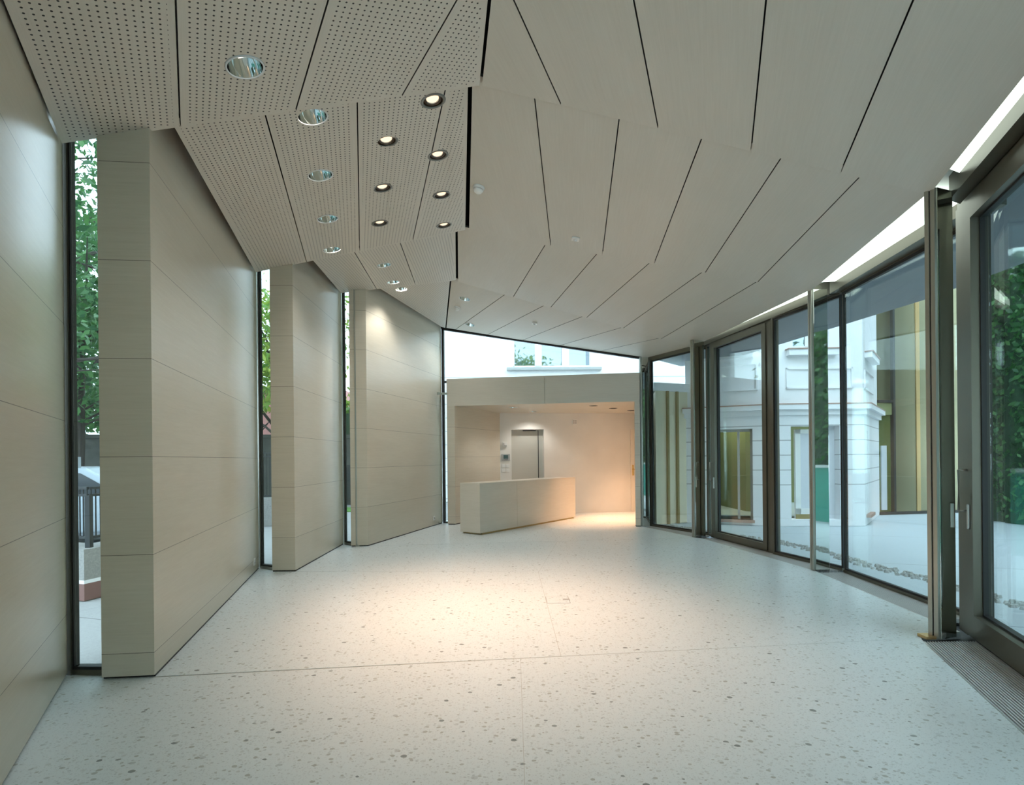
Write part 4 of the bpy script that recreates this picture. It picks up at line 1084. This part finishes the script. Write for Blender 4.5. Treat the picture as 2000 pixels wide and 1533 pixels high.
# dark railing on the parapet
ra = empty('dark_railing', 'dark painted bar railing standing on the concrete parapet', 'railing')
q0 = k0+V3((-.05, .13, 0)); 
def rail_run(a, b, z0, z1, n, root, mat, r=.010, name='bars'):
    m_ = MB()
    for k in range(n):
        p = a.lerp(b, (k+.5)/n); m_.tube([p+V3((0, 0, z0)), p+V3((0, 0, z1))], r, 6)
    m_.build(name, mat, root)
    m_ = MB()
    for z in (z0, z1-.07, z1): m_.seg(a, b, -.02, .02, z-.012, z+.012)
    m_.build('rails', mat, root)
rail_run(q0, q0+kd*1.4, .60, 1.09, 30, ra, M['rail'], .007); rail_run(q0, q0+V3((-1., .28, 0)).normalized()*2., .60, 1.09, 42, ra, M['rail'], .007)
MB().box(q0.x-.024, q0.x+.024, q0.y-.024, q0.y+.024, .5, 1.02).build('post', M['rail'], ra)
# street furniture
cb = empty('crowd_barrier', 'light galvanised barrier with a small white sign across the street', 'barrier')
b0, b1 = V3((-9.8, 10.3, 0)), V3((-7.2, 11.3, 0))
rail_run(b0, b1, .30, 1.25, 24, cb, M['galv'], .012)
MB().seg(b0.lerp(b1, .30), b0.lerp(b1, .42), -.04, -.02, .78, .90).build('sign_plate', M['sign'], cb)
for t in (0, .5, 1): MB().seg(b0.lerp(b1, t), b0.lerp(b1, t)+(b1-b0).normalized()*.05, -.03, .03, 0, 1.25).build('leg', M['galv'], cb)
gp = MB().seg((-8.45, 10.22), (-8.25, 10.27), -.12, .12, 0, 1.45).build('grey_post_box', M['galv']); gp.name = 'street_cabinet'
tag(gp, 'pale grey street cabinet left of the barrier', 'cabinet')
car = empty('parked_car', 'silver blue car parked in the street beyond the railing', 'car', loc=(-7.6, 8.9, 0))
body = MB(); pr = [(-2.1, .25), (-2.1, .62), (-1.9, .72), (-1.2, .80), (-.65, 1.24), (.75, 1.26), (1.35, .86), (2.0, .80), (2.1, .6), (2.1, .25)]
n = len(pr); body.add([(x, -.82, z) for x, z in pr]+[(x, .82, z) for x, z in pr], [tuple(range(n)), tuple(range(n, 2*n))[::-1]]+[(i, (i+1) % n, n+(i+1) % n, n+i) for i in range(n)])
o = body.build('car_body', M['car'], bevel=.03); o.parent = car
g = MB()
for s in (-1, 1):
    g.add([(-1.0, s*.83, .82), (1.15, s*.83, .86), (.68, s*.83, 1.18), (-.60, s*.83, 1.17)], [(0, 1, 2, 3)]); g.add([(-1.0, s*.80, .82), (1.15, s*.80, .86), (.68, s*.80, 1.18), (-.60, s*.80, 1.17)], [(0, 1, 2, 3)])
o = g.build('side_windows', M['carg']); o.parent = car
for x in (-1.35, 1.35):
    for s in (-1, 1):
        o = MB().lathe([(.05, -.09), (.30, -.09), (.32, -.05), (.32, .05), (.30, .09), (.05, .09)], 20, 0, Matrix.Translation((x, s*.76, .32)) @ Matrix.Rotation(math.pi/2, 4, 'X'), True, True).build('wheel', M['tyre']); o.parent = car
car.rotation_euler = (0, 0, .35)
st = MB().prism([(-20, 6.5), (-5.4, 6.5), (-4.9, 10.4), (-6.0, 12.4), (-20, 17)], -.02, .002).build('street_asphalt', M['asph']); tag(st, 'blue-grey asphalt street beyond the parapet', 'street', kind='structure')
rw = empty('retaining_wall', 'dark mossy retaining wall behind the street, under the trees', 'wall')
MB().seg((-16, 13.6), (-4.4, 16.4), 0, .5, 0, 2.0).build('stonework', M['stone'], rw); MB().seg((-16, 13.6), (-4.4, 16.4), -.05, .55, 2.0, 2.1).build('coping', M['stone'], rw)
tree(-10.7, 13.3, 8.5, 3.0, 'slender tree whose trunk shows in the nearest slit window', nleaf=11000, trunk=.10, seed=11, z_lo=.26, ls=.10, lean=.3)
tree(-7.0, 6.9, 9.5, 2.6, 'branching tree closest to the nearest slit window', nleaf=9000, trunk=.16, seed=12, z_lo=.33, ls=.07, lean=.5)
tree(-15.2, 17.4, 8.5, 3.2, 'bushy dark tree on top of the retaining wall', nleaf=9000, seed=13, z_lo=.22, ls=.14)
tree(-6.2, 14.2, 8.5, 2.4, 'light yellow-green tree seen through the second slit window', 'leafl', nleaf=7000, seed=14, z_lo=.30, ls=.09)
shrubbery(-6.8, -5.0, 17.6, 18.4, 3.3, 4200, 'clipped green hedge seen through the farthest slit window', 'leafl', .12, seed=8)
rdh = empty('red_building', 'reddish rendered building behind the second slit window', 'building')
MB().box(-14.5, -6.6, 21.0, 24.0, 0, 4.1).build('facade', M['redw'], rdh); MB().box(-14.5, -6.6, 20.95, 21.0, 3.95, 4.2).build('eaves', M['stone'], rdh)
df = empty('dark_street_fence', 'dark bar fence on a pale block wall behind the second slit window', 'fence')
c0, c1 = V3((-6.9, 11.2, 0)), V3((-4.0, 11.2, 0))
MB().seg(c0, c1, -.1, .1, 0, .58).build('block_wall', M['conc'], df); rail_run(c0, c1, .62, 1.5, 44, df, M['rail'], .010)
df2 = empty('slate_fence', 'slate grey solid fence below the hedge at the farthest slit window', 'fence')
MB().seg((-5.9, 15.2), (-3.9, 15.2), -.05, .05, .25, 1.2).build('boarding', M['rail'], df2)
for k in range(3): MB().seg((-5.9+k*.95, 15.2), (-5.84+k*.95, 15.2), .05, .1, 0, 1.25).build('post', M['rail'], df2)
lw = MB().prism([(-6, 14.0), (-3.3, 14.0), (-3.3, 15.1), (-6, 15.1)], -.05, .02).build('lawn', M['grass']); tag(lw, 'small strip of lawn in front of the slate fence', 'lawn', kind='stuff')

# ------------------------------------------------------------------ daylight, camera
wld = bpy.data.worlds.new('overcast_sky'); sc.world = wld; wld.use_nodes = True
nt = wld.node_tree; nt.nodes.clear(); wo = nt.nodes.new('ShaderNodeOutputWorld'); bg = nt.nodes.new('ShaderNodeBackground')
bg.inputs[0].default_value = (.66, .87, 1.0, 1); bg.inputs[1].default_value = 3.3
nt.links.new(bg.outputs[0], wo.inputs[0])

cam = bpy.data.cameras.new('camera'); co_ = bpy.data.objects.new('camera', cam); COL.objects.link(co_)
cam.sensor_fit = 'HORIZONTAL'; cam.sensor_width = 36; cam.lens = 36*FPX/2000; cam.shift_y = SHIFT/2000; cam.clip_start = .05; cam.clip_end = 300
X = V3((CR, 0, -SR)); Y = V3((SR, 0, CR)); Z = V3((0, -1, 0))
co_.matrix_world = Matrix(((X.x, Y.x, Z.x, 0), (X.y, Y.y, Z.y, 0), (X.z, Y.z, Z.z, EYE), (0, 0, 0, 1)))
sc.camera = co_
sc.view_settings.view_transform = 'Standard'; sc.view_settings.look = 'None'; sc.view_settings.exposure = 0.4; sc.view_settings.gamma = 1
sc.view_settings.use_curve_mapping = False
sc.cycles.max_bounces = 9; sc.cycles.diffuse_bounces = 4; sc.cycles.glossy_bounces = 4; sc.cycles.transparent_max_bounces = 16
sc.cycles.use_adaptive_sampling = True; sc.cycles.adaptive_threshold = .12; sc.cycles.adaptive_min_samples = 16
sc.cycles.use_denoising = True; sc.cycles.sample_clamp_indirect = 6.0
